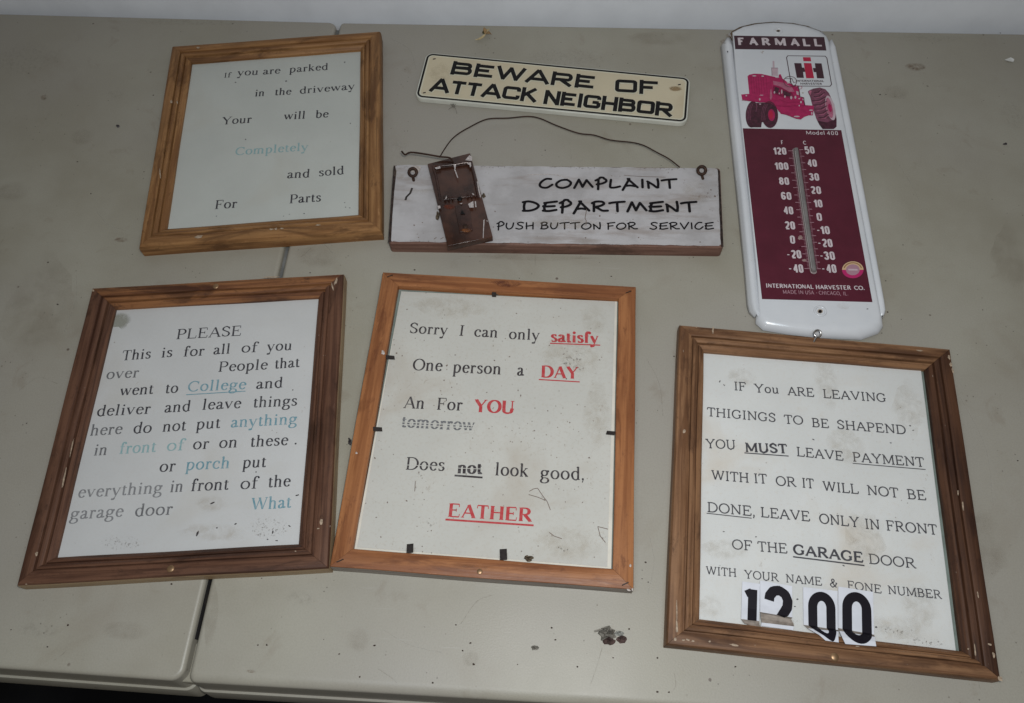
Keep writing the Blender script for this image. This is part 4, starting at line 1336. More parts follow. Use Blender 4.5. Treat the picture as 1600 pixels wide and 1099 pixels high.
es = thing('metal_sign', 'cream enamelled metal plate with black border reading BEWARE OF ATTACK NEIGHBOR', 'metal sign', center(EQ, 0))
ol = rquad(EQ, .0095, 7, True, ZE)
pl = prism('plate', ol, 0.0004, ZE, M['plate_white'], es, .0009)


def ringband(name, d0, d1, z, mat, parent, r=.0095, zz=None):
    a = rquad(inset(EQ, d0, ZE), max(r - d0, .001), 7, False)
    b = rquad(inset(EQ, d1, ZE), max(r - d1, .001), 7, False)
    n = len(a)
    z2 = zz if zz is not None else z
    V = [(p[0], p[1], z) for p in a] + [(p[0], p[1], z2) for p in b]
    return fixn(mk(name, V, [(i, (i + 1) % n, n + (i + 1) % n, n + i) for i in range(n)], mat, parent))


ringband('black_border', .0017, .0041, ZE + .0002, M['black'], es)
fl = rquad(inset(EQ, .0056, ZE), .005, 7, False)
poly(es, [(p[0], p[1]) for p in fl], ZE + .00012, M['cream'], 'cream_field', False)
sh = ringband('pressed_step', .0041, .0056, ZE + .0001, plain('pale_enamel_step', (.60, .57, .44), .3, .5), es, zz=ZE + .00012)


def emboss(words, H, z, h, parent):
    """raised letters: black tops with cream flanks"""
    for txt, u0, v0, u1, v1 in words:
        V, F = [], []
        word(V, F, txt, at(u0, v0, z), at(u1, v1, z), H, z + h, 'plate', [0])
        mk('raised_letters', V, F, M['black'], parent)
        V2, F2 = [], []
        word(V2, F2, txt, at(u0 - 1, v0 + 1.2, z), at(u1 + 1, v1 + 1.2, z), H * 1.05, z + .0001, 'plate', [0], thick=1.3)
        mk('letter_flank', V2, F2, sh.data.materials[0], parent)


emboss([('BEWARE', 703.5, 117.2, 929, 141), ('OF', 961, 145.5, 1030, 149.3)], .0230, ZE + .0002, .0006, es)
emboss([('ATTACK', 670.5, 143.8, 837, 161.4), ('NEIGHBOR', 849.5, 163.4, 1049, 184)], .0228, ZE + .0002, .0006, es)
for u, v in ((678.5, 92.4), (663, 145.2), (1061.5, 132.5), (1056, 188)):
    c = at(u, v, ZE + .0003)
    tube('mounting_slot', [c + Vector((-.0016, -.0005, 0)), c, c + Vector((.0016, .0005, 0))], .0007, M['tin'], es, 6)
blob(es, 1055, 138.5, 11, 5, ZE + .0003, mat_decal('tan_stain', (.3, .2, .1), .2, .5, 60, .7), 'stain')
blob(es, 690, 118, 22, 20, ZE + .0003, M['softstain'])

# ================================================================== wooden sign with mouse trap
M['whitewash'] = None
t = NT('chipped_whitewash', .6, .3)
co = t.coords('Object')
cc = t.mix(t.ramp(t.noise(co, 25, 5, .6), .35, .65), (.345, .33, .332), (.44, .425, .432))
cc = t.mix(t.mul(t.ramp(t.noise(t.coords('Object', (12, 60, 20)), 1, 5, .65), .5, .7), .5), cc, (.22, .17, .14))
cc = t.mix(t.mul(t.ramp(t.noise(co, 120, 4, .7), .66, .72), .8), cc, (.14, .09, .07))
t.bump(t.noise(t.coords('Object', (30, 240, 30)), 1, 4), .35, .0008)
M['whitewash'] = t.out(cc)
M['redwood'] = mat_wood('weathered_redwood', (.19, .105, .078), (.12, .06, .045), (.045, .024, .018), .5, .03)
FQ = [(615.5, 257.5), (1125.5, 262.5), (1131, 387.5), (606.5, 380.5)]
ZF = .0152
fs = thing('wooden_sign', 'white painted board with rusty mouse trap reading COMPLAINT DEPARTMENT', 'wooden sign', center(FQ, 0))
outl = rquad(FQ, .004, 4, True, ZF)
W = WM[fs.name] @ Matrix.Rotation(math.atan2(*(at(*FQ[1], ZF) - at(*FQ[0], ZF)).yx), 4, 'Z')
prism('board', outl, 0, ZF, M['redwood'], fs, .0012, W)
fo = inset(FQ, .0022, ZF)
fo = [fo[0] + Vector((-.0004, .0014, 0)), fo[1] + Vector((-.0005, .0012, 0)), fo[2] + Vector((-.0008, 0, 0)), fo[3]]
fo = rquad(fo, .003, 4, False)
# ragged paint edge
rag = []
for i in range(len(fo)):
    a, b = Vector((*fo[i], 0)), Vector((*fo[(i + 1) % len(fo)], 0))
    k = max(1, int((b - a).length / .006))
    for j in range(k):
        p = a.lerp(b, j / k)
        rag.append((p.x + random.uniform(-.0004, .0004), p.y + random.uniform(-.0005, .0005)))
poly(fs, rag, ZF + .00025, M['whitewash'], 'painted_face', False)
M['darkedge'] = plain('blackened_board_edge', (.03, .02, .017), .6, .2, 0, .5, 200)
for e in ([(615, 259), (617, 259), (619.5, 268), (616, 300), (613, 340), (611, 379), (606.5, 379)], [(1121.5, 264), (1124.5, 268), (1130.5, 386), (1126.5, 386), (1124, 330), (1122.5, 290)]):
    poly(fs, e, ZF + .0004, M['darkedge'], 'worn_edge')
ZL = ZF + .00045
lettering(fs, ZL, .0154, 'hand', M['marker'], [('COMPLAINT', 841.5, 295.5, 1060, 296)])
lettering(fs, ZL, .0162, 'hand', M['marker'], [('DEPARTMENT', 815, 332, 1091.5, 333)])
lettering(fs, ZL, .0104, 'handt', M['marker'], [('PUSH', 775.5, 359.5, 834, 359), ('BUTTON', 844, 359, 939, 359.5), ('FOR', 948.5, 359.5, 997, 359.5), ('SERVICE', 1015, 359.5, 1116.5, 359.5)])
line(fs, [(916.5, 327), (915.5, 334), (914, 341), (916, 345), (915.5, 352)], ZL + .0003, .0007, M['scratch'], 'crack')
line(fs, [(824, 273.5), (850, 272.5), (871, 273.5), (890, 280)], ZL, .0006, M['chipw'], 'crack')
line(fs, [(975, 274), (1000, 276), (1040, 277)], ZL, .0006, M['scratch'], 'crack')
for u, v, r in ((773.5, 330.5, 1.3), (771, 355, 1), (937, 337.5, 1.5), (1117, 307, 1.6), (1106, 302, 1.2), (1111, 297, 1.2), (1094, 378.5, 1.3), (915, 372, 1.1), (998, 371.5, 1.2), (647, 352, 1.3), (660, 348, 1), (654, 371.5, 1.1)):
    blob(fs, u, v, r, r * .8, ZL, M['scratch'], 'chip', 7, .3)
line(fs, [(644, 294), (641, 302), (635, 308), (633.5, 313)], ZL, .0022, M['tin'], 'paint_loss')
line(fs, [(678, 374), (682, 371)], ZL, .0008, M['scratch'], 'paint_loss')
line(fs, [(688, 374), (693, 371)], ZL, .0008, M['scratch'], 'paint_loss')
blob(fs, 648, 272, 16, 10, ZL, M['darksoft'], 'stain')
blob(fs, 1090, 300, 26, 20, ZL, M['softstain'], 'stain')
blob(fs, 1040, 282, 20, 6, ZL, M['softstain'], 'stain')
for u, v, ru, rv in ((640, 262, 30, 3), (760, 261, 60, 2.5), (900, 262, 60, 2.5), (1040, 264, 60, 3), (1121, 290, 3, 26), (1125, 350, 3, 30), (612, 330, 3, 40), (650, 377, 40, 2.5), (820, 381, 60, 2.5), (960, 383, 60, 2.5), (1080, 385, 40, 2.5), (1105, 270, 18, 8), (625, 270, 10, 12), (700, 300, 60, 6), (880, 350, 80, 8)):
    blob(fs, u, v, ru, rv, ZL + .00005, M['grime'] if min(ru, rv) < 4 else M['softstain'], 'edge_wear')
M['rustwire'] = plain('rusty_wire', (.04, .02, .013), .6, .3, .3, .4, 300)
# eye screws
for u, v in ((645, 269.5), (1096.5, 266.5)):
    c = at(u, v, ZF + .0045)
    tilt = Matrix.Rotation(radians(30), 3, 'X')
    e = tube('eye_screw', [c + tilt @ Vector((.0042 * cos(a), .0042 * sin(a), 0)) for a in [2 * pi * i / 18 for i in range(18)]], .0017, M['rustwire'], fs, 8, True)
    tube('eye_shank', [c + tilt @ Vector((.0005, -.0055, 0)), Vector((c.x + .0015, c.y - .0085, ZF + .001)), Vector((c.x + .0015, c.y - .0085, ZF - .002))], .0015, M['rustwire'], e, 8)
    if u < 700:
        blob(fs, u + 3, v - 4, 9, 6, ZL + .0001, M['chipw'], 'paint_blob', 9, .3)
# hanging wire
wp = [(688.4, 243.8), (692.6, 236.4), (704, 220.1), (717, 208.7), (736.5, 197.4), (754.4, 188.6), (769, 185.3), (795, 184.7), (824.2, 182.1), (843.7, 185.3), (869.7, 196.4), (903.9, 208.4), (928, 211.3), (954, 219.1), (986.7, 222.7), (1006, 227.6), (1025.7, 238), (1045, 248.4), (1062, 261.5)]
zs = [.022, .019, .014, .011, .009, .008, .008, .008, .008, .008, .009, .010, .010, .011, .012, .013, .014, .015, .0158]
tube('hanging_wire', crv([at(u, v, z) for (u, v), z in zip(wp, zs)], 4), .00075, M['rustwire'], fs, 6)
# mouse trap
ZM0, ZM1 = ZF + .0004, ZF + .0078
MQ = [(668, 256.2), (734.5, 239.2), (770, 370.2), (699.5, 384.5)]
M['trapwood'] = plain('brown_painted_trap', (.045, .018, .011), .22, .5, 0, .5, 45)
M['traptin'] = plain('brown_painted_tin', (.040, .017, .012), .22, .5, .1, .4, 60)
M['trapedge'] = plain('bare_trap_edge', (.16, .10, .075), .6, .3, 0, .3, 90)
tr = prism('mouse_trap', rquad(MQ, .0008, 2, True, ZM1), ZM0, ZM1, M['trapwood'], fs, .0005,
           Matrix.Translation(at(718, 312, ZM0)) @ Matrix.Rotation(math.atan2(*(at(*MQ[1], ZM1) - at(*MQ[0], ZM1)).yx), 4, 'Z'))


def mt(x, y, z=ZM1):        # trap crop pixel -> world
    return at(660 + x / 6.867, 230 + y / 6.867, z)


zt = ZM1 + .0014
bar_pts = [mt(190, 560, zt), mt(150, 330, zt), mt(118, 215, zt), mt(180, 205, zt + .0006), mt(330, 190, zt + .0006), mt(480, 168, zt + .0006), mt(522, 190, zt), mt(560, 330, zt), mt(600, 540, zt)]
tube('kill_bar', crv(bar_pts, 4), .0013, M['traptin'], tr, 8)
# spring coil bar
for k in range(9):
    f = k / 8
    a = mt(238, 560, zt)
    b = mt(570, 520, zt)
    c = a.lerp(b, f)
    if .3 < f < .66:
        continue
    d = (b - a).normalized()
    n = Vector((-d.y, d.x, 0))
    tube('spring_coil', [c + n * (.0028 * cos(t)) + Vector((0, 0, .0022 * sin(t))) for t in [2 * pi * i / 12 for i in range(12)]], .0008, M['traptin'], tr, 6, True)
prism('spring_plate', [mt(*q)[:2] for q in ((232, 582), (228, 548), (560, 498), (572, 536))][::1], ZM1 + .0002, ZM1 + .0022, M['traptin'], tr, .0006)
prism('bait_pedal', [mt(*q)[:2] for q in ((355, 690), (350, 640), (500, 610), (540, 900), (400, 925))], ZM1 + .0002, ZM1 + .0016, M['traptin'], tr, .0005)
dome('rivet', mt(400, 558, ZM1 + .0022), .0028, .0012, M['black'], tr)
dome('rivet', mt(462, 850, ZM1 + .0016), .0030, .0012, M['rustwire'], tr)
prism('staple_plate', [mt(*q)[:2] for q in ((410, 735), (425, 690), (460, 735))], ZM1 + .0016, ZM1 + .0026, M['black'], tr)
blob(tr, 660 + 470 / 6.867, 230 + 895 / 6.867, 9, 3.4, ZM1 + .0018, mat_decal('orange_rust', (.25, .09, .03), .25, .6, 200, .7), 'rust')
blob(tr, 660 + 290 / 6.867, 230 + 640 / 6.867, 11, 4, ZM1 + .0003, mat_decal('red_rust', (.13, .035, .02), .25, .6, 200, .8), 'rust')
M['trapwhite'] = plain('white_paint_on_trap', (.40, .36, .35), .4, .3, 0, .3, 600)
chips = [([(490, 612), (545, 580), (552, 648), (505, 650)], 1), ([(562, 582), (574, 580), (580, 644), (568, 646)], 1), ([(130, 222), (188, 205), (196, 228), (150, 238)], 1),
         ([(490, 160), (520, 165), (524, 200), (512, 222), (506, 195), (480, 178)], 1), ([(585, 372), (596, 365), (606, 430), (628, 530), (620, 545), (600, 470)], 1),
         ([(160, 630), (190, 628), (196, 655), (168, 664)], 1), ([(335, 190), (362, 184), (356, 235), (345, 240)], 1), ([(655, 785), (668, 775), (662, 860), (656, 975), (648, 975)], 1),
         ([(520, 490), (548, 500), (560, 515), (540, 512)], 1), ([(395, 605), (430, 598), (420, 612)], 1), ([(680, 790), (705, 790), (700, 800)], 1), ([(505, 85), (535, 110), (530, 150), (460, 140)], 1), ([(240, 568), (258, 520), (262, 548)], 1), ([(340, 240), (352, 235), (385, 330), (375, 332)], 1)]
for c, _ in chips:
    poly(tr, [(660 + x / 6.867, 230 + y / 6.867) for x, y in c], ZM1 + .0029, M['trapwhite'], 'paint_chip')
pe = [mt(268, 1078, ZM1 - .0036), mt(755, 985, ZM1 - .0036)]
tube('release_arm', crv([at(627.6, 236.7, .024), at(633, 241.9, .024), at(642, 238.3, .025), at(665, 241.2, .026), at(687.7, 245.1, .026), at(703, 247, .0255), at(708, 254, .0245)], 4), .0010, M['rustwire'], tr, 7)
clump('rust_lump', 756, 306.5, 3, 3.4, .004, M['dust'], tr, ZF + .0004, 9)
clump('rust_lump', 684, 338, 3, 7, .003, M['dust'], tr, ZF + .0004, 11)

# ================================================================== thermometer
ZG = .0120
TG = [(1146, 64), (1291, 68), (1371, 497), (1187, 488)]
th = thing('thermometer', 'tall white enamelled wall thermometer with red tractor and maroon scale panel', 'thermometer', center(TG, 0))
M['enamel'] = None
t = NT('white_enamel', .22, .55)
co = t.coords('Object')
cc = t.mix(t.ramp(t.noise(co, 14, 4), .35, .7), (.57, .585, .61), (.63, .64, .66))
cc = t.mix(t.mul(t.ramp(t.noise(co, 90, 4, .7), .68, .74), .7), cc, (.25, .17, .10))
M['enamel'] = t.out(cc)
M['maroon'] = plain('maroon_print', (.085, .012, .024), .5, .25, 0, .1, 40)
M['mwhite'] = plain('offwhite_print', (.55, .48, .50), .45, .3, 0, .08, 200)
M['mpink'] = plain('thin_pink_print', (.42, .25, .29), .45, .3)
M['tred'] = plain('tractor_crimson_print', (.36, .018, .09), .4, .2, 0, .12, 220)
M['tred2'] = plain('tractor_deep_red_print', (.22, .010, .055), .4, .2, 0, .2, 260)
M['tdark'] = plain('tyre_dark_maroon_print', (.055, .010, .022), .4, .35, 0, .35, 260)
M['tmid'] = plain('tyre_plum_print', (.16, .045, .08), .4, .35, 0, .3, 200)
M['tpink'] = plain('rose_print', (.40, .12, .19), .4, .35, 0, .2, 200)
M['tpale'] = plain('pale_pink_print', (.48, .36, .40), .4, .35, 0, .1)
M['logored'] = plain('logo_red_print', (.42, .008, .045), .4, .35)
M['logodark'] = plain('logo_dark_print', (.045, .012, .02), .4, .35)

# panel: matching inner (flat, z=ZG) and outer (edge, z low) outlines
inner = [(1146.5, 66), (1150, 55), (1170, 46.5), (1190, 43.5), (1208, 42.2), (1228, 42.8), (1250, 46), (1272, 51.5), (1286, 57.5), (1292, 68),
         (1306, 140), (1330, 262), (1352, 378), (1369, 470), (1372.5, 494), (1368, 502), (1350, 507), (1315, 508.5), (1279, 507.5), (1240, 504), (1205, 498), (1192, 492), (1188.5, 482),
         (1184, 430), (1172, 310), (1160, 200), (1151, 120)]
outer = [(1143.5, 67), (1137.5, 55), (1152, 46), (1176, 39.8), (1208, 37.2), (1241, 39.6), (1264, 44.5), (1285, 53.5), (1290.5, 61), (1294.5, 70),
         (1308.5, 140), (1332.5, 262), (1354.5, 378), (1371.5, 468), (1376, 497), (1378.5, 514), (1372, 522), (1345, 531.5), (1279, 528.5), (1230, 523), (1192, 516.5), (1180.5, 506), (1181, 488),
         (1181.5, 430), (1169.5, 310), (1157.5, 200), (1148.5, 120)]
Iw = [at(*q, ZG) for q in inner]
Zout = [.003 if (k < 10 or 13 < k < 23) else .0085 for k in range(len(outer))]
Ow = [at(*q, z) for q, z in zip(outer, Zout)]
V, F = [], []
n = len(Iw)
STP = 7
for s_ in range(STP + 1):
    a = pi / 2 * s_ / STP
    for k in range(n):
        f = sin(a)
        p = Iw[k].lerp(Vector((Ow[k].x, Ow[k].y, ZG)), f)
        z = ZG - (ZG - Zout[k]) * (1 - cos(a))
        V.append((p.x, p.y, z))
for s_ in range(STP):
    for k in range(n):
        k2 = (k + 1) % n
        F.append((s_ * n + k, (s_ + 1) * n + k, (s_ + 1) * n + k2, s_ * n + k2))
F.append(tuple(range(n)))
bo = mk('panel', V, F, M['enamel'], th)
fixn(bo, 50)


def flange(name, inn, out, zi_, zt_):
    """rolled side edge: groove line to outer line"""
    V, F = [], []
    S2 = 8
    for (a, b) in zip(inn, out):
        A0 = at(*a, zi_)
        B0 = at(*b, .0015)
        for s_ in range(S2 + 1):
            f = s_ / S2
            p = A0.lerp(B0, f)
            z = zi_ + (zt_ - zi_) * sin(min(1, f * 2.6) * pi / 2) if f < .55 else zt_ - (zt_ - .0008) * (1 - cos((f - .55) / .45 * pi / 2))
            V.append((p.x, p.y, z))
    for j in range(len(inn) - 1):
        for s_ in range(S2):
            k = j * (S2 + 1) + s_
            F.append((k, k + 1, k + S2 + 2, k + S2 + 1))
    o = mk(name, V, F, M['enamel'], th)
    fixn(o, 60)
    so = o.modifiers.new('thickness', 'SOLIDIFY')
    so.thickness = .0006
    so.offset = 0
    return o


flange('rolled_edge', [(1143, 66), (1145, 75), (1158, 200), (1170, 310), (1182, 430), (1186.5, 475), (1187, 487), (1183, 495)],
       [(1131, 65), (1126, 73), (1139.5, 200), (1151, 310), (1163, 430), (1167, 478), (1170, 489), (1178.5, 497)], .0080, .0104)
flange('rolled_edge', [(1294, 68), (1296, 80), (1318, 200), (1340, 310), (1363, 430), (1371, 475), (1373, 488), (1374.5, 496)],
       [(1299, 69), (1306, 80), (1330.5, 200), (1351, 310), (1372.5, 430), (1381, 478), (1382.5, 490), (1378, 499)], .0080, .0104)

Z1 = ZG + .0001
poly(th, [(1146.8, 55.9), (1287.8, 58.1), (1291.3, 79.2), (1148.8, 77)], Z1, M['logodark'], 'title_band')
lettering(th, Z1 + .0001, .0128, 'sansb', M['mwhite'], [('F', 1154.5, 70.7, 1164.5, 70.8), ('A', 1171.3, 70.9, 1184.3, 71), ('R', 1191.8, 71, 1203.8, 71.2), ('M', 1211.5, 71.5, 1228.3, 71.8), ('A', 1236, 72, 1249.3, 72.3), ('L', 1256, 72.5, 1268, 72.6), ('L', 1273.5, 72.6, 1286.3, 72.8)], thick=.95)
poly(th, [(1160.5, 200.7), (1314.6, 203.6), (1363.3, 472.4), (1190.6, 467.6)], Z1, M['maroon'], 'scale_panel')


def t2(x, y):
    return (1150 + x / 9.159, 90 + y / 9.159)


def T2(L):
    return [t2(*q) for q in L]


Z2 = Z1 + .00006
line(th, [(1231, 87.3), (1289.5, 88), (1292, 91), (1299.3, 132), (1297, 135), (1239, 134.6), (1236.2, 131.5), (1229, 90)], Z2, .0010, M['logodark'], 'emblem', True)
H1 = [(1240.9, 98.7), (1252.1, 99), (1253.2, 105.8), (1256.5, 106), (1258.4, 112.4), (1254.8, 112.7), (1256.1, 122), (1245, 121.7)]
H2 = [(1273.2, 99), (1283.7, 99.3), (1287.9, 122.8), (1276.6, 122.5), (1275.2, 113), (1271.4, 112.8), (1270.1, 106.4), (1274.2, 106.6)]
poly(th, H1, Z2, M['logodark'], 'emblem')
poly(th, H2, Z2, M['logodark'], 'emblem')
poly(th, [(1255.9, 98.7), (1267.7, 99), (1272, 122.5), (1259.7, 122.4)], Z2 + .00003, M['logored'], 'emblem')
poly(th, [(1254.5, 89.6), (1266.5, 89.8), (1267.5, 96), (1255.4, 95.8)], Z2 + .00003, M['logored'], 'emblem')
lettering(th, Z2, .0031, 'sansb', M['logodark'], [('INTERNATIONAL', 1245, 128, 1288, 128.4)], thick=.8)
lettering(th, Z2, .0031, 'sansb', M['logodark'], [('HARVESTER', 1251, 132.4, 1284.5, 132.8)], thick=.8)

# tractor print (flat printed shapes)
def tp(L, mat, dz, name='tractor_print'):
    return poly(th, T2(L), Z2 + dz, M[mat], name)


tp([(1060, 560), (1040, 520), (1028, 490), (1045, 472), (1110, 445), (1200, 430), (1280, 455), (1330, 510), (1380, 620), (1420, 760), (1440, 880), (1440, 990), (1400, 1025), (1240, 1025), (1190, 960), (1150, 880), (1110, 760), (1085, 660)], 'tmid', .00004)
tp([(1400, 640), (1440, 880), (1440, 990), (1400, 1025), (1240, 1025), (1190, 960), (1165, 905), (1300, 930), (1380, 900), (1415, 800)], 'tdark', .00006)
tp(ell(1352, 722, 62, 182, -14, 20), 'tpale', .00010)
tp(ell(1338, 722, 44, 150, -12, 18), 'tpink', .00012)
tp(ell(1345, 722, 26, 62, -12, 14), 'tred', .00014)
for k, (x0, y0, x1, y1) in enumerate(((1110, 560, 1270, 500), (1085, 620, 1290, 560), (1105, 680, 1300, 625), (1125, 740, 1305, 690), (1150, 800, 1320, 750), (1180, 860, 1330, 810), (1110, 500, 1230, 455))):
    line(th, T2([(x0, y0), ((x0 + x1) / 2, (y0 + y1) / 2 + 22), (x1, y1)]), Z2 + .00016, .0011, M['tdark'], 'tractor_print')
    line(th, T2([(x0 + 40, y0 + 18), ((x0 + x1) / 2 + 20, (y0 + y1) / 2 + 38), (x1 - 10, y1 + 18)]), Z2 + .00017, .0006, M['tpink'], 'tractor_print')
tp([(1040, 500), (1060, 470), (1085, 480), (1065, 545)], 'tpink', .00018)
tp(ell(232, 815, 94, 190, 4, 22), 'tdark', .0001)
tp([(165, 270), (190, 247), (260, 232), (360, 235), (520, 270), (610, 290), (612, 245), (640, 240), (665, 300), (730, 350), (790, 380), (830, 410), (880, 420), (905, 470), (915, 570), (970, 572), (992, 682), (1110, 690), (1112, 745), (1100, 830), (1040, 830), (980, 850), (930, 885), (860, 872), (760, 830), (640, 808), (620, 770), (590, 745), (540, 720), (480, 650), (330, 640), (230, 625), (90, 605), (75, 530), (190, 520), (178, 400)], 'tred', .00014)
tp(ell(482, 818, 120, 192, -4, 24), 'tdark', .0002)
tp(ell(508, 825, 50, 85, -4, 16), 'tred', .00024)
tp(ell(500, 820, 30, 60, -4, 14), 'logored', .00026)
for dx in (0, 22, 44):
    line(th, T2([(372 + dx, 900), (362 + dx, 820), (378 + dx, 730), (410 + dx, 670)]), Z2 + .00027, .0005, M['tmid'], 'tractor_print')
    line(th, T2([(165 + dx, 900), (155 + dx, 820), (170 + dx, 730), (200 + dx, 660)]), Z2 + .00013, .0005, M['tmid'], 'tractor_print')
tp([(215, 650), (430, 650), (470, 900), (330, 940), (220, 900)], 'tdark', .00009)
line(th, T2([(285, 780), (300, 700), (290, 660)]), Z2 + .00013, .0009, M['tmid'], 'tractor_print')
tp([(250, 900), (290, 830), (330, 880), (380, 860), (360, 1000), (240, 1000)], 'tdark', .00022)
# engine bay, bonnet, grille
tp([(530, 398), (640, 430), (800, 500), (832, 560), (800, 600), (740, 575), (640, 560), (530, 515)], 'tred2', .00018)
tp([(560, 420), (620, 440), (600, 520), (545, 500)], 'tdark', .0002)
tp([(670, 470), (790, 520), (770, 560), (680, 545)], 'tdark', .0002)
tp([(530, 335), (690, 365), (800, 425), (838, 490), (760, 492), (640, 420), (535, 388)], 'tpink', .0002)
tp([(490, 470), (505, 450), (520, 560), (500, 610), (485, 580)], 'tpink', .0002)
for x in (215, 250, 285, 320, 355, 390, 430):
    line(th, T2([(x, 275), (x + 8, 400), (x + 18, 520)]), Z2 + .0002, .0004, M['tred2'], 'tractor_print')
for x, y, rx, ry in ((262, 264, 30, 9), (382, 268, 20, 10), (148, 547, 12, 12), (340, 600, 12, 18), (345, 668, 16, 9), (365, 540, 28, 5), (550, 500, 12, 18), (655, 490, 10, 34), (620, 515, 9, 14), (700, 560, 12, 18), (790, 575, 16, 24), (850, 570, 14, 22), (930, 640, 12, 18), (905, 590, 14, 8), (960, 600, 8, 14), (870, 845, 44, 11), (1075, 755, 28, 10), (1085, 800, 10, 22), (590, 285, 30, 8), (745, 365, 22, 8), (905, 690, 8, 12)):
    tp(ell(x, y, rx, ry, 0, 10), 'tpale', .0003)
for L in ([(600, 760), (640, 790), (760, 835), (860, 875), (935, 885)], [(480, 640), (560, 690), (700, 700), (900, 690), (1000, 690)], [(620, 600), (720, 640), (860, 640), (940, 640)], [(80, 610), (230, 628), (330, 642), (480, 645)]):
    line(th, T2(L), Z2 + .00028, .0007, M['tred2'], 'tractor_print')
tp([(508, 150), (600, 150), (600, 268), (520, 262)], 'tpale', .0001)
tp([(524, 50), (548, 50), (552, 145), (526, 145)], 'tpale', .0001)
line(th, T2([(505, 150), (602, 152)]), Z2 + .0002, .0006, M['tmid'], 'tractor_print')
line(th, T2([(510, 150), (516, 262)]), Z2 + .0002, .0004, M['tmid'], 'tractor_print')
line(th, T2(ell(775, 345, 92, 76, 5, 26)), Z2 + .00034, .0007, M['tdark'], 'tractor_print', True)
line(th, T2([(700, 300), (800, 300), (825, 360), (860, 350)]), Z2 + .00034, .0006, M['tdark'], 'tractor_print')
line(th, T2([(790, 300), (770, 350), (830, 410)]), Z2 + .00034, .0006, M['tdark'], 'tractor_print')
line(th, T2(ell(850, 425, 34, 26, 10, 14)), Z2 + .00034, .0008, M['tred'], 'tractor_print', True)
line(th, T2(ell(915, 432, 30, 20, -10, 14)), Z2 + .00034, .0007, M['tpink'], 'tractor_print', True)
line(th, T2([(885, 400), (905, 470), (915, 560), (970, 575), (975, 640), (985, 680)]), Z2 + .00034, .0009, M['tdark'], 'tractor_print')
tp([(860, 480), (895, 490), (898, 540), (868, 530)], 'tpale', .00033)

# scale
Z3 = Z1 + .00012
MW = M['mwhite']
lettering(th, Z3, .0054, 'sans', MW, [('Model', 1260.1, 210.4, 1288.6, 210.9), ('400', 1292.2, 211, 1309.8, 211.3)])
lettering(th, Z3, .0056, 'sans', MW, [('F', 1221.1, 225.5, 1224.2, 225.6), ('C', 1255.5, 226.2, 1259.9, 226.3)])
NL = [('120', 1209.1, 241.5, 1229.1, 241.7), ('100', 1211.3, 265.2, 1232.4, 265.4), ('80', 1218.2, 288.7, 1233.4, 289), ('60', 1221.3, 311.9, 1237, 312.3), ('40', 1224.7, 334.7, 1239.8, 335.1), ('20', 1227.5, 358.3, 1242.7, 358.6), ('0', 1235.3, 380.7, 1242.7, 381), ('20', 1237.3, 403.7, 1252.6, 403.9), ('40', 1240, 426, 1255.7, 426.3)]
NR = [('50', 1258.3, 239.9, 1273.2, 240.1), ('40', 1262.1, 260.4, 1276.8, 260.6), ('30', 1265, 282.1, 1280.4, 282.5), ('20', 1267.9, 302.9, 1283.4, 303.2), ('10', 1272.4, 323.9, 1285.5, 324.2), ('0', 1277, 345.1, 1285, 345.3), ('10', 1283, 365.8, 1297.1, 366), ('20', 1285.8, 386, 1301.3, 386.3), ('30', 1288.5, 406, 1305.2, 406.2), ('40', 1291.8, 426.2, 1307.5, 426.5)]
for wd in NL + NR:
    lettering(th, Z3, .0099, 'dig', MW, [wd], 'numeral')
for u, v in ((1231.8, 398.2), (1234.6, 420.2), (1278.5, 360.2), (1280.3, 380.3), (1283.6, 400.2), (1286.4, 420.4)):
    bar(th, Z3, u - 1.7, v, u + 1.7, v + .1, .0011, MW, 'minus_sign')
# tick marks, one mesh for the left scale and one for the right
for side in (0, 1):
    V, F = [], []
    cnt = 81 if side == 0 else 91
    for i in range(cnt):
        f = i / (cnt - 1)
        if side == 0:
            x1, y1 = 1266.0 - (1266.0 - 1240.5) * f, 419.9 - (419.9 - 235.9) * f
            ln = 9 if i % 5 == 0 else 4.0
            x0 = x1 - ln
        else:
            x0, y1 = 1276.0 - (1276.0 - 1248.6) * f, 420.1 - (420.1 - 233.9) * f
            ln = 6.5 if i % 5 == 0 else 2.6
            x1 = x0 + ln
        a, b = at(x0, y1, Z3), at(x1, y1 + .1, Z3)
        h = .00030 if ln > 5 else .00016
        k = len(V)
        V += [(a.x, a.y - h, Z3), (b.x, b.y - h, Z3), (b.x, b.y + h, Z3), (a.x, a.y + h, Z3)]
        F.append((k, k + 1, k + 2, k + 3))
    mk('tick_marks', V, F, M['mpink'], th)
# tube
M['tubeglass'] = plain('dusty_grey_glass', (.17, .155, .15), .18, .6, 0, .15, 90)
M['channel'] = plain('tube_channel', (.30, .24, .24), .3, .5)
ta, tb = at(1243.6, 234, ZG + .0016), at(1271.6, 423, ZG + .0016)
dd = (tb - ta).normalized()
tube('glass_tube', [ta + dd * -.0012, ta + dd * -.0006] + [ta.lerp(tb, i / 12) for i in range(13)] + [tb + dd * .0006, tb + dd * .0014],
     lambda f: .0026 if .06 < f < .94 else (.0014 if f in (0, 1) else .0023), M['tubeglass'], th, 14)
ca = [ta + dd * -.003, tb + dd * .003]
nn = Vector((-dd.y, dd.x, 0)) * .0033
pts = []
for c, s_, a0 in ((ta, 1, 0), (tb, -1, 180)):
    for i in range(9):
        a = radians(a0 + 180 * i / 8)
        px = nn.normalized() * (-.0033 * cos(a)) - dd * (.0033 * sin(a))
        pts.append(c + px)
poly(th, [(p.x, p.y) for p in pts], Z3 + .00006, M['channel'], 'tube_channel', False)
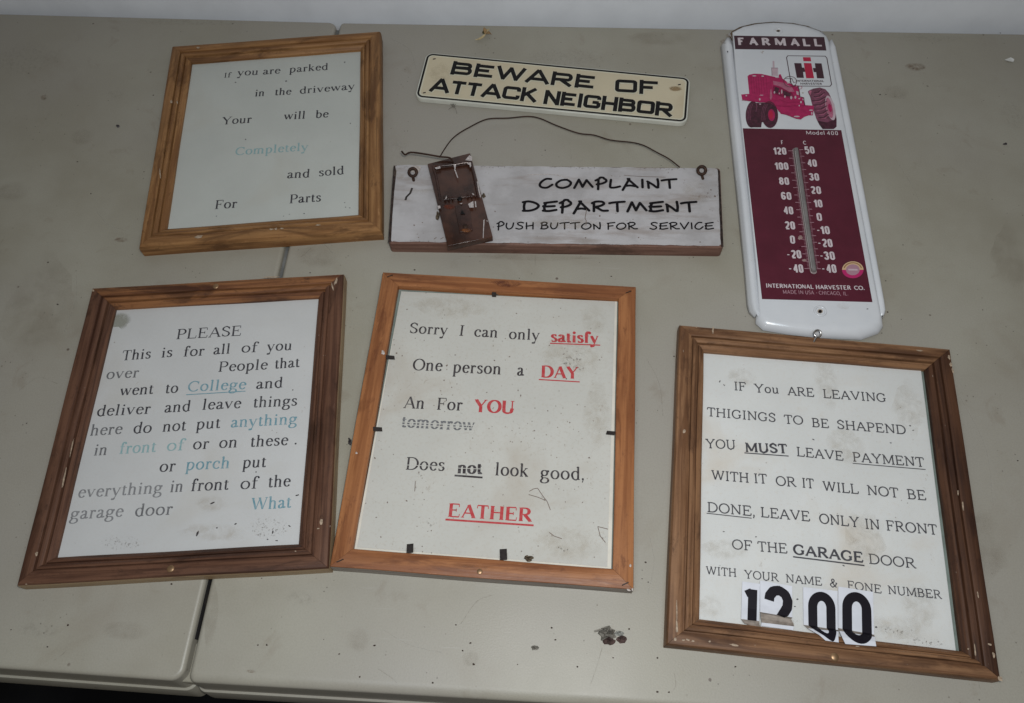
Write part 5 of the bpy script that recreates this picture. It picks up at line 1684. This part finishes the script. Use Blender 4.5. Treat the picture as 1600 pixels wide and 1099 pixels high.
line(th, [(1242.2, 236), (1255, 330), (1268.5, 420)], ZG + .0043, .0006, plain('tube_highlight_line', (.34, .32, .31), .3, .5), 'tube_line')
# badge
bc = (1332.5, 421.8)
poly(th, ell(*bc, 16.8, 13.2, 0, 28), Z3, plain('badge_pink_print', (.42, .02, .12), .4, .3), 'badge')
up = ell(*bc, 16.8, 13.2, 0, 16, 180, 360)
poly(th, up, Z3 + .00003, plain('badge_tan_print', (.55, .38, .22), .4, .3), 'badge')
line(th, ell(*bc, 14, 11, 0, 14, 195, 345), Z3 + .00006, .0012, plain('badge_text_brown', (.28, .14, .07), .4, .3), 'badge')
poly(th, ell(*bc, 10.8, 8.6, 0, 22), Z3 + .00009, plain('badge_mauve_print', (.36, .20, .25), .4, .3), 'badge')
line(th, [(1325.5, 421.5), (1340, 421.8)], Z3 + .00012, .0019, plain('badge_pale_print', (.5, .38, .42), .4, .3), 'badge')
lettering(th, Z3, .0049, 'sansb', MW, [('INTERNATIONAL', 1197.8, 449.6, 1271.8, 451.7), ('HARVESTER', 1275.5, 451.9, 1329.8, 453.1), ('CO.', 1335.2, 453.2, 1351, 453.5)], thick=.72)
lettering(th, Z3, .0043, 'thin', M['mpink'], [('MADE', 1224, 459.1, 1245.4, 459.6), ('IN', 1248.5, 459.7, 1255.2, 459.9), ('USA', 1259, 460, 1272, 460.3), ('-', 1275, 460.3, 1277.4, 460.4), ('CHICAGO,', 1280, 460.5, 1313.8, 461.6), ('IL.', 1318.5, 461.7, 1325.3, 461.9)])
# holes
M['holerim'] = plain('rusty_hole_rim', (.33, .27, .22), .6, .3, 0, .3, 300)
for u, v, r in ((1216, 48.3, .0042), (1281.5, 486.5, .0052)):
    c = at(u, v, Z1)
    tube('hole_rim', [c + Vector((r * cos(a), r * sin(a), 0)) for a in [2 * pi * i / 20 for i in range(20)]], r * .22, M['enamel'], th, 8, True)
    poly(th, ell(u, v, 3.2 if v < 100 else 4.4, 1.8 if v < 100 else 3.5, 0, 16), Z1 + .0002, M['holerim'], 'hole')
    poly(th, ell(u, v + .3, 2.2 if v < 100 else 2.9, 1.2 if v < 100 else 2.5, 0, 14), Z1 + .0003, M['black'], 'hole')
M['rustedge'] = mat_decal('brown_rust_stain', (.13, .08, .04), .22, .5, 160, .9, False)
ru = [at(*q, z) for q, z in zip(outer, Zout)]
for a, b in ((1, 8), ):
    V, F = [], []
    for k in range(a - 1, b + 1):
        p0 = Iw[k].lerp(Vector((Ow[k].x, Ow[k].y, ZG)), .55)
        p1 = Iw[k].lerp(Vector((Ow[k].x, Ow[k].y, ZG)), 1.0)
        V += [(p0.x, p0.y, ZG - (ZG - Zout[k]) * .165 + .0003), (p0.x * .35 + p1.x * .65, p0.y * .35 + p1.y * .65 + .0002, ZG - (ZG - Zout[k]) * .5 + .0004), (p1.x, p1.y + .0003, Zout[k] + .0003)]
    m_ = (b - a) + 2
    for j in range(m_ - 1):
        for s_ in range(2):
            F.append((j * 3 + s_, j * 3 + s_ + 1, j * 3 + s_ + 4, j * 3 + s_ + 3))
    mk('rust_stain', V, F, M['rustedge'], th)
blob(th, 1130.5, 66, 6, 4.5, .0112, M['rust'], 'rust_stain', rough=.2)
blob(th, 1140, 56, 8, 4, .0124, M['rust'], 'rust_stain', rough=.2)
blob(th, 1317, 478.5, 13, 6, Z1, M['softstain'], 'stain')
blob(th, 1137, 81, 1, 1.3, .0113, M['ink'], 'chip', 7)
blob(th, 1355.5, 483, 1.5, .8, Z1, M['ink'], 'chip', 7)
blob(th, 1250, 387, 1, 1, Z1, M['ink'], 'chip', 7)
clump('paint_blister', 1250.3, 371.5, 3.4, 3, .0010, plain('tan_blister', (.30, .20, .19), .5, .3), th, Z3, 15)
clump('paint_blister', 1257, 407, 3.6, 2, .0009, bpy.data.materials['tan_blister'], th, Z3, 16)

# ================================================================== loose bits on the table
M['petal'] = plain('dried_cream_petal', (.45, .36, .20), .6, .3, 0, .2, 300)
M['petal2'] = plain('dried_tan_petal', (.30, .19, .09), .7, .2, 0, .3, 300)
pt = thing('dried_flower', 'small dried yellowish flower lying near the wall above the metal plate', 'flower', at(755, 56, 0))


def leafshape(name, pts, wid, mat, parent, z=.001):
    P = crv([at(u, v, zz) for u, v, zz in pts], 4)
    V, F = [], []
    for i, p in enumerate(P):
        f = i / (len(P) - 1)
        d = (P[min(i + 1, len(P) - 1)] - P[max(i - 1, 0)]).normalized()
        n = Vector((-d.y, d.x, 0)) * wid * (sin(pi * min(.97, max(.06, f))) ** .7)
        V += [p - n, p + Vector((0, 0, -wid * .3)), p + n]
    for i in range(len(P) - 1):
        for s_ in (0, 1):
            F.append((i * 3 + s_, i * 3 + s_ + 1, i * 3 + s_ + 4, i * 3 + s_ + 3))
    return mk(name, V, F, mat, parent, True)


leafshape('petal', [(742.5, 62.5, .002), (749, 61, .003), (755, 57, .004), (759, 53, .005)], .0018, M['petal'], pt)
leafshape('petal', [(758, 53, .004), (758, 48, .006), (756, 43, .005)], .0022, M['petal2'], pt)
leafshape('petal', [(759, 53, .004), (764, 51, .006), (768, 54, .003)], .0024, M['petal2'], pt)
leafshape('petal', [(759, 52, .004), (762, 47, .005), (765, 45, .002)], .0016, M['petal'], pt)
clump('calyx', 756, 51.5, 2.4, 1.8, .003, plain('olive_calyx', (.09, .08, .04), .8, .2), pt, 0, 3)
dc = thing('dirt_clump', 'grey and brown crumbled dirt clump on the table left of the lower right frame', 'debris', at(954, 993, 0))
M['mud'] = plain('grey_mud', (.20, .185, .16), .9, .1, 0, .3, 160)
M['mud2'] = plain('dark_brown_mud', (.085, .055, .050), .8, .2, 0, .4, 200)
clump('crumb', 949, 990, 13, 11, .010, M['mud'], dc, 0, 21)
clump('crumb', 951, 1001, 9, 6.5, .007, M['mud2'], dc, 0, 22)
clump('crumb', 970.5, 999, 7.5, 6, .006, M['mud2'], dc, 0, 23)
clump('crumb', 968, 990, 7, 4.5, .004, plain('pale_crumb', (.34, .34, .31), .9, .1, 0, .2), dc, 0, 24)
clump('crumb', 945, 984, 9, 3.5, .004, M['mud'], dc, .002, 25)
tube('twig', [at(929, 986.8, .002), at(938, 984.5, .004), at(948, 980, .005)], .0007, M['mud'], dc, 6)
tag(clump('dirt_crumb', 836, 1012.5, 6.5, 4, .003, M['mud'], None, 0, 31), 'tiny greyish dirt crumb left of the big dirt clump', 'debris')
sp = thing('dead_insect', 'tiny curled dead insect just below the left end of the metal plate', 'insect', at(709, 168, 0))
clump('body', 708.5, 166, 3, 2.6, .003, M['mud'], sp, 0, 41)
for a in ((712, 170, 714, 178), (705, 168, 701, 171), (711, 164, 714, 161), (706, 164, 702, 162)):
    tube('leg', [at(708.5, 166.5, .0015), at(a[0], a[1], .003), at(a[2], a[3], .0003)], .0003, M['mud'], sp, 5)
ins = thing('dead_insect', 'small dark dead insect beside the left side of the orange frame', 'insect', at(546, 690, 0))
clump('body', 547, 691, 3, 5, .003, M['inkc'], ins, 0, 43)
clump('head', 545.5, 686, 1.6, 1.6, .002, M['inkc'], ins, 0, 44)
ch = [at(1570, 94, .0004), at(1579, 90.3, .0006), at(1584.5, 93.5, .0016), at(1583, 97.2, .0004), at(1576, 96, .001)]
V = ch + [p + Vector((0, 0, .0006)) for p in ch]
pcz = mk('paint_flake', V, [(0, 1, 2, 3, 4), (9, 8, 7, 6, 5)] + [(i, (i + 1) % 5, 5 + (i + 1) % 5, 5 + i) for i in range(5)], plain('white_flake', (.6, .6, .58), .6, .3))
tag(fixn(pcz), 'small white paint flake near the right edge of the table', 'debris')
tag(clump('black_seed', 1570.5, 225.5, 3, 1.5, .002, M['inkc'], None, 0, 51), 'tiny black seed on the bare table at far right of the thermometer', 'debris', 'black seeds on the table')
tag(clump('black_seed', 184, 197.5, 2.6, 2, .002, M['inkc'], None, 0, 52), 'tiny black seed on the table left of the honey brown frame', 'debris', 'black seeds on the table')

M['tscr'] = mat_decal('fine_table_scratch', (.18, .15, .12), .3, .7, 300, .30, False)
M['tscr2'] = mat_decal('pale_table_scratch', (.42, .41, .38), .3, .7, 300, .3, False)
for par, pts, mt_ in ((leafR, [(941, 1012), (933, 1040), (922, 1072)], 'tscr'), (leafR, [(590, 1045), (610, 1058), (620, 1067)], 'tscr'), (leafR, [(1053, 1050), (1056, 1070), (1050, 1082)], 'tscr'), (leafR, [(600, 985), (640, 1008), (690, 1020)], 'tscr2'),
                      (leafR, [(1400, 250), (1430, 300), (1440, 330)], 'tscr2'), (leafR, [(1310, 100), (1350, 130), (1372, 168)], 'tscr2'), (leafR, [(1065, 322), (1090, 326), (1140, 324)], 'tscr2'), (leafR, [(470, 402), (500, 380), (520, 396)], 'tscr'),
                      (leafL, [(84, 1032), (96, 1024), (104, 1016)], 'tscr'), (leafL, [(30, 610), (60, 590), (90, 600)], 'tscr'), (leafL, [(150, 330), (170, 352), (196, 360)], 'tscr2'), (leafL, [(120, 430), (118, 470), (100, 520)], 'tscr2'), (leafR, [(1010, 560), (1030, 600), (1036, 650)], 'tscr'),
                      (leafR, [(1015, 840), (1022, 880), (1012, 930)], 'tscr2'), (leafR, [(720, 975), (745, 940), (770, 930)], 'tscr'), (leafR, [(1500, 620), (1540, 700), (1552, 790)], 'tscr2'), (leafR, [(610, 60), (640, 78), (650, 110)], 'tscr2')):
    line(par, crv([Vector((a, b, 0)) for a, b in pts], 5) and [(q.x, q.y) for q in crv([Vector((a, b, 0)) for a, b in pts], 5)], .0002, .0005, M[mt_], 'scratch')

# scattered specks nobody would count, one mesh
V, F = [], []
known = [(101, 210), (121, 253), (142, 303), (240, 149), (75, 410), (90, 476), (1449, 91), (1427, 107), (1375, 148), (1384, 148), (1411, 383), (1384, 439), (1387, 488), (1073, 620), (773, 60), (771, 83), (805, 219), (852, 235), (818, 388), (864, 397), (931, 397),
         (585, 1009), (417, 1008), (723, 1017), (735, 1005), (740, 1038), (902, 1042), (862, 981), (983, 983), (958, 1028), (1027, 1028), (1149, 1042), (562, 1058), (1045, 1082), (1027, 1081), (676, 1067), (403, 1008), (868, 1000), (106, 977), (74, 1011), (268, 913), (1053, 557), (955, 432), (648, 422), (1590, 720), (1563, 52), (1009, 879), (530, 1022)]
rs = random.Random(3)
for i in range(130):
    known.append((rs.uniform(10, 1590), rs.uniform(55, 1040)))


def speck(u, v, r):
    c = at(u, v, .0001)
    b = len(V)
    for i in range(6):
        a = i * pi / 3
        k = r * rs.uniform(.6, 1.3)
        V.append((c.x + k * 1.3 * cos(a), c.y + k * sin(a), .0002))
    V.append((c.x, c.y, r * .8))
    for i in range(6):
        F.append((b + i, b + (i + 1) % 6, b + 6))


for i, (u, v) in enumerate(known):
    speck(u, v, rs.uniform(.0005, .0009) if i < 48 else rs.uniform(.00025, .0006))
o = mk('dirt_specks', V, F, plain('dark_dirt', (.05, .035, .028), .9, .1, 0, .3))
o['kind'] = 'stuff'
o['label'] = 'fine dark dirt specks scattered over the grey table top'

# larger stains lying in the plastic surface
for u, v, ru_, rv_, mt_ in ((69, 152, 6, 5, 'rust'), (98, 195, 5, 4, 'darksoft'), (205, 232, 8, 3, 'darksoft'), (180, 148, 14, 10, 'darksoft'), (20, 300, 30, 16, 'softstain'), (130, 215, 20, 14, 'softstain'), (190, 375, 12, 4, 'rust'),
                            (500, 400, 40, 20, 'softstain'), (1430, 105, 18, 7, 'rust'), (1400, 145, 22, 12, 'softstain'), (1580, 180, 20, 26, 'darksoft'), (1580, 400, 30, 60, 'softstain'), (1450, 60, 60, 8, 'darksoft'), (890, 90, 70, 14, 'darksoft'), (625, 228, 14, 8, 'darksoft'), (760, 150, 30, 20, 'softstain'),
                            (393, 1049, 8, 3, 'rust'), (330, 960, 10, 60, 'softstain'), (60, 985, 40, 14, 'darksoft'), (200, 985, 40, 16, 'softstain'), (470, 935, 26, 16, 'darksoft'), (560, 1000, 20, 20, 'softstain'), (735, 1030, 16, 14, 'softstain'), (60, 480, 60, 90, 'softstain'), (830, 402, 120, 5, 'softstain'), (1030, 60, 60, 12, 'softstain'), (300, 35, 120, 5, 'darksoft'), (40, 90, 60, 30, 'darksoft'), (1540, 850, 40, 60, 'softstain')):
    par = leafL if u < 522 - (v - 38) * .232 else leafR
    blob(par, u, v, ru_, rv_, .00015, M['tablestain' if mt_ == 'softstain' else mt_], 'stain', 22, .2)
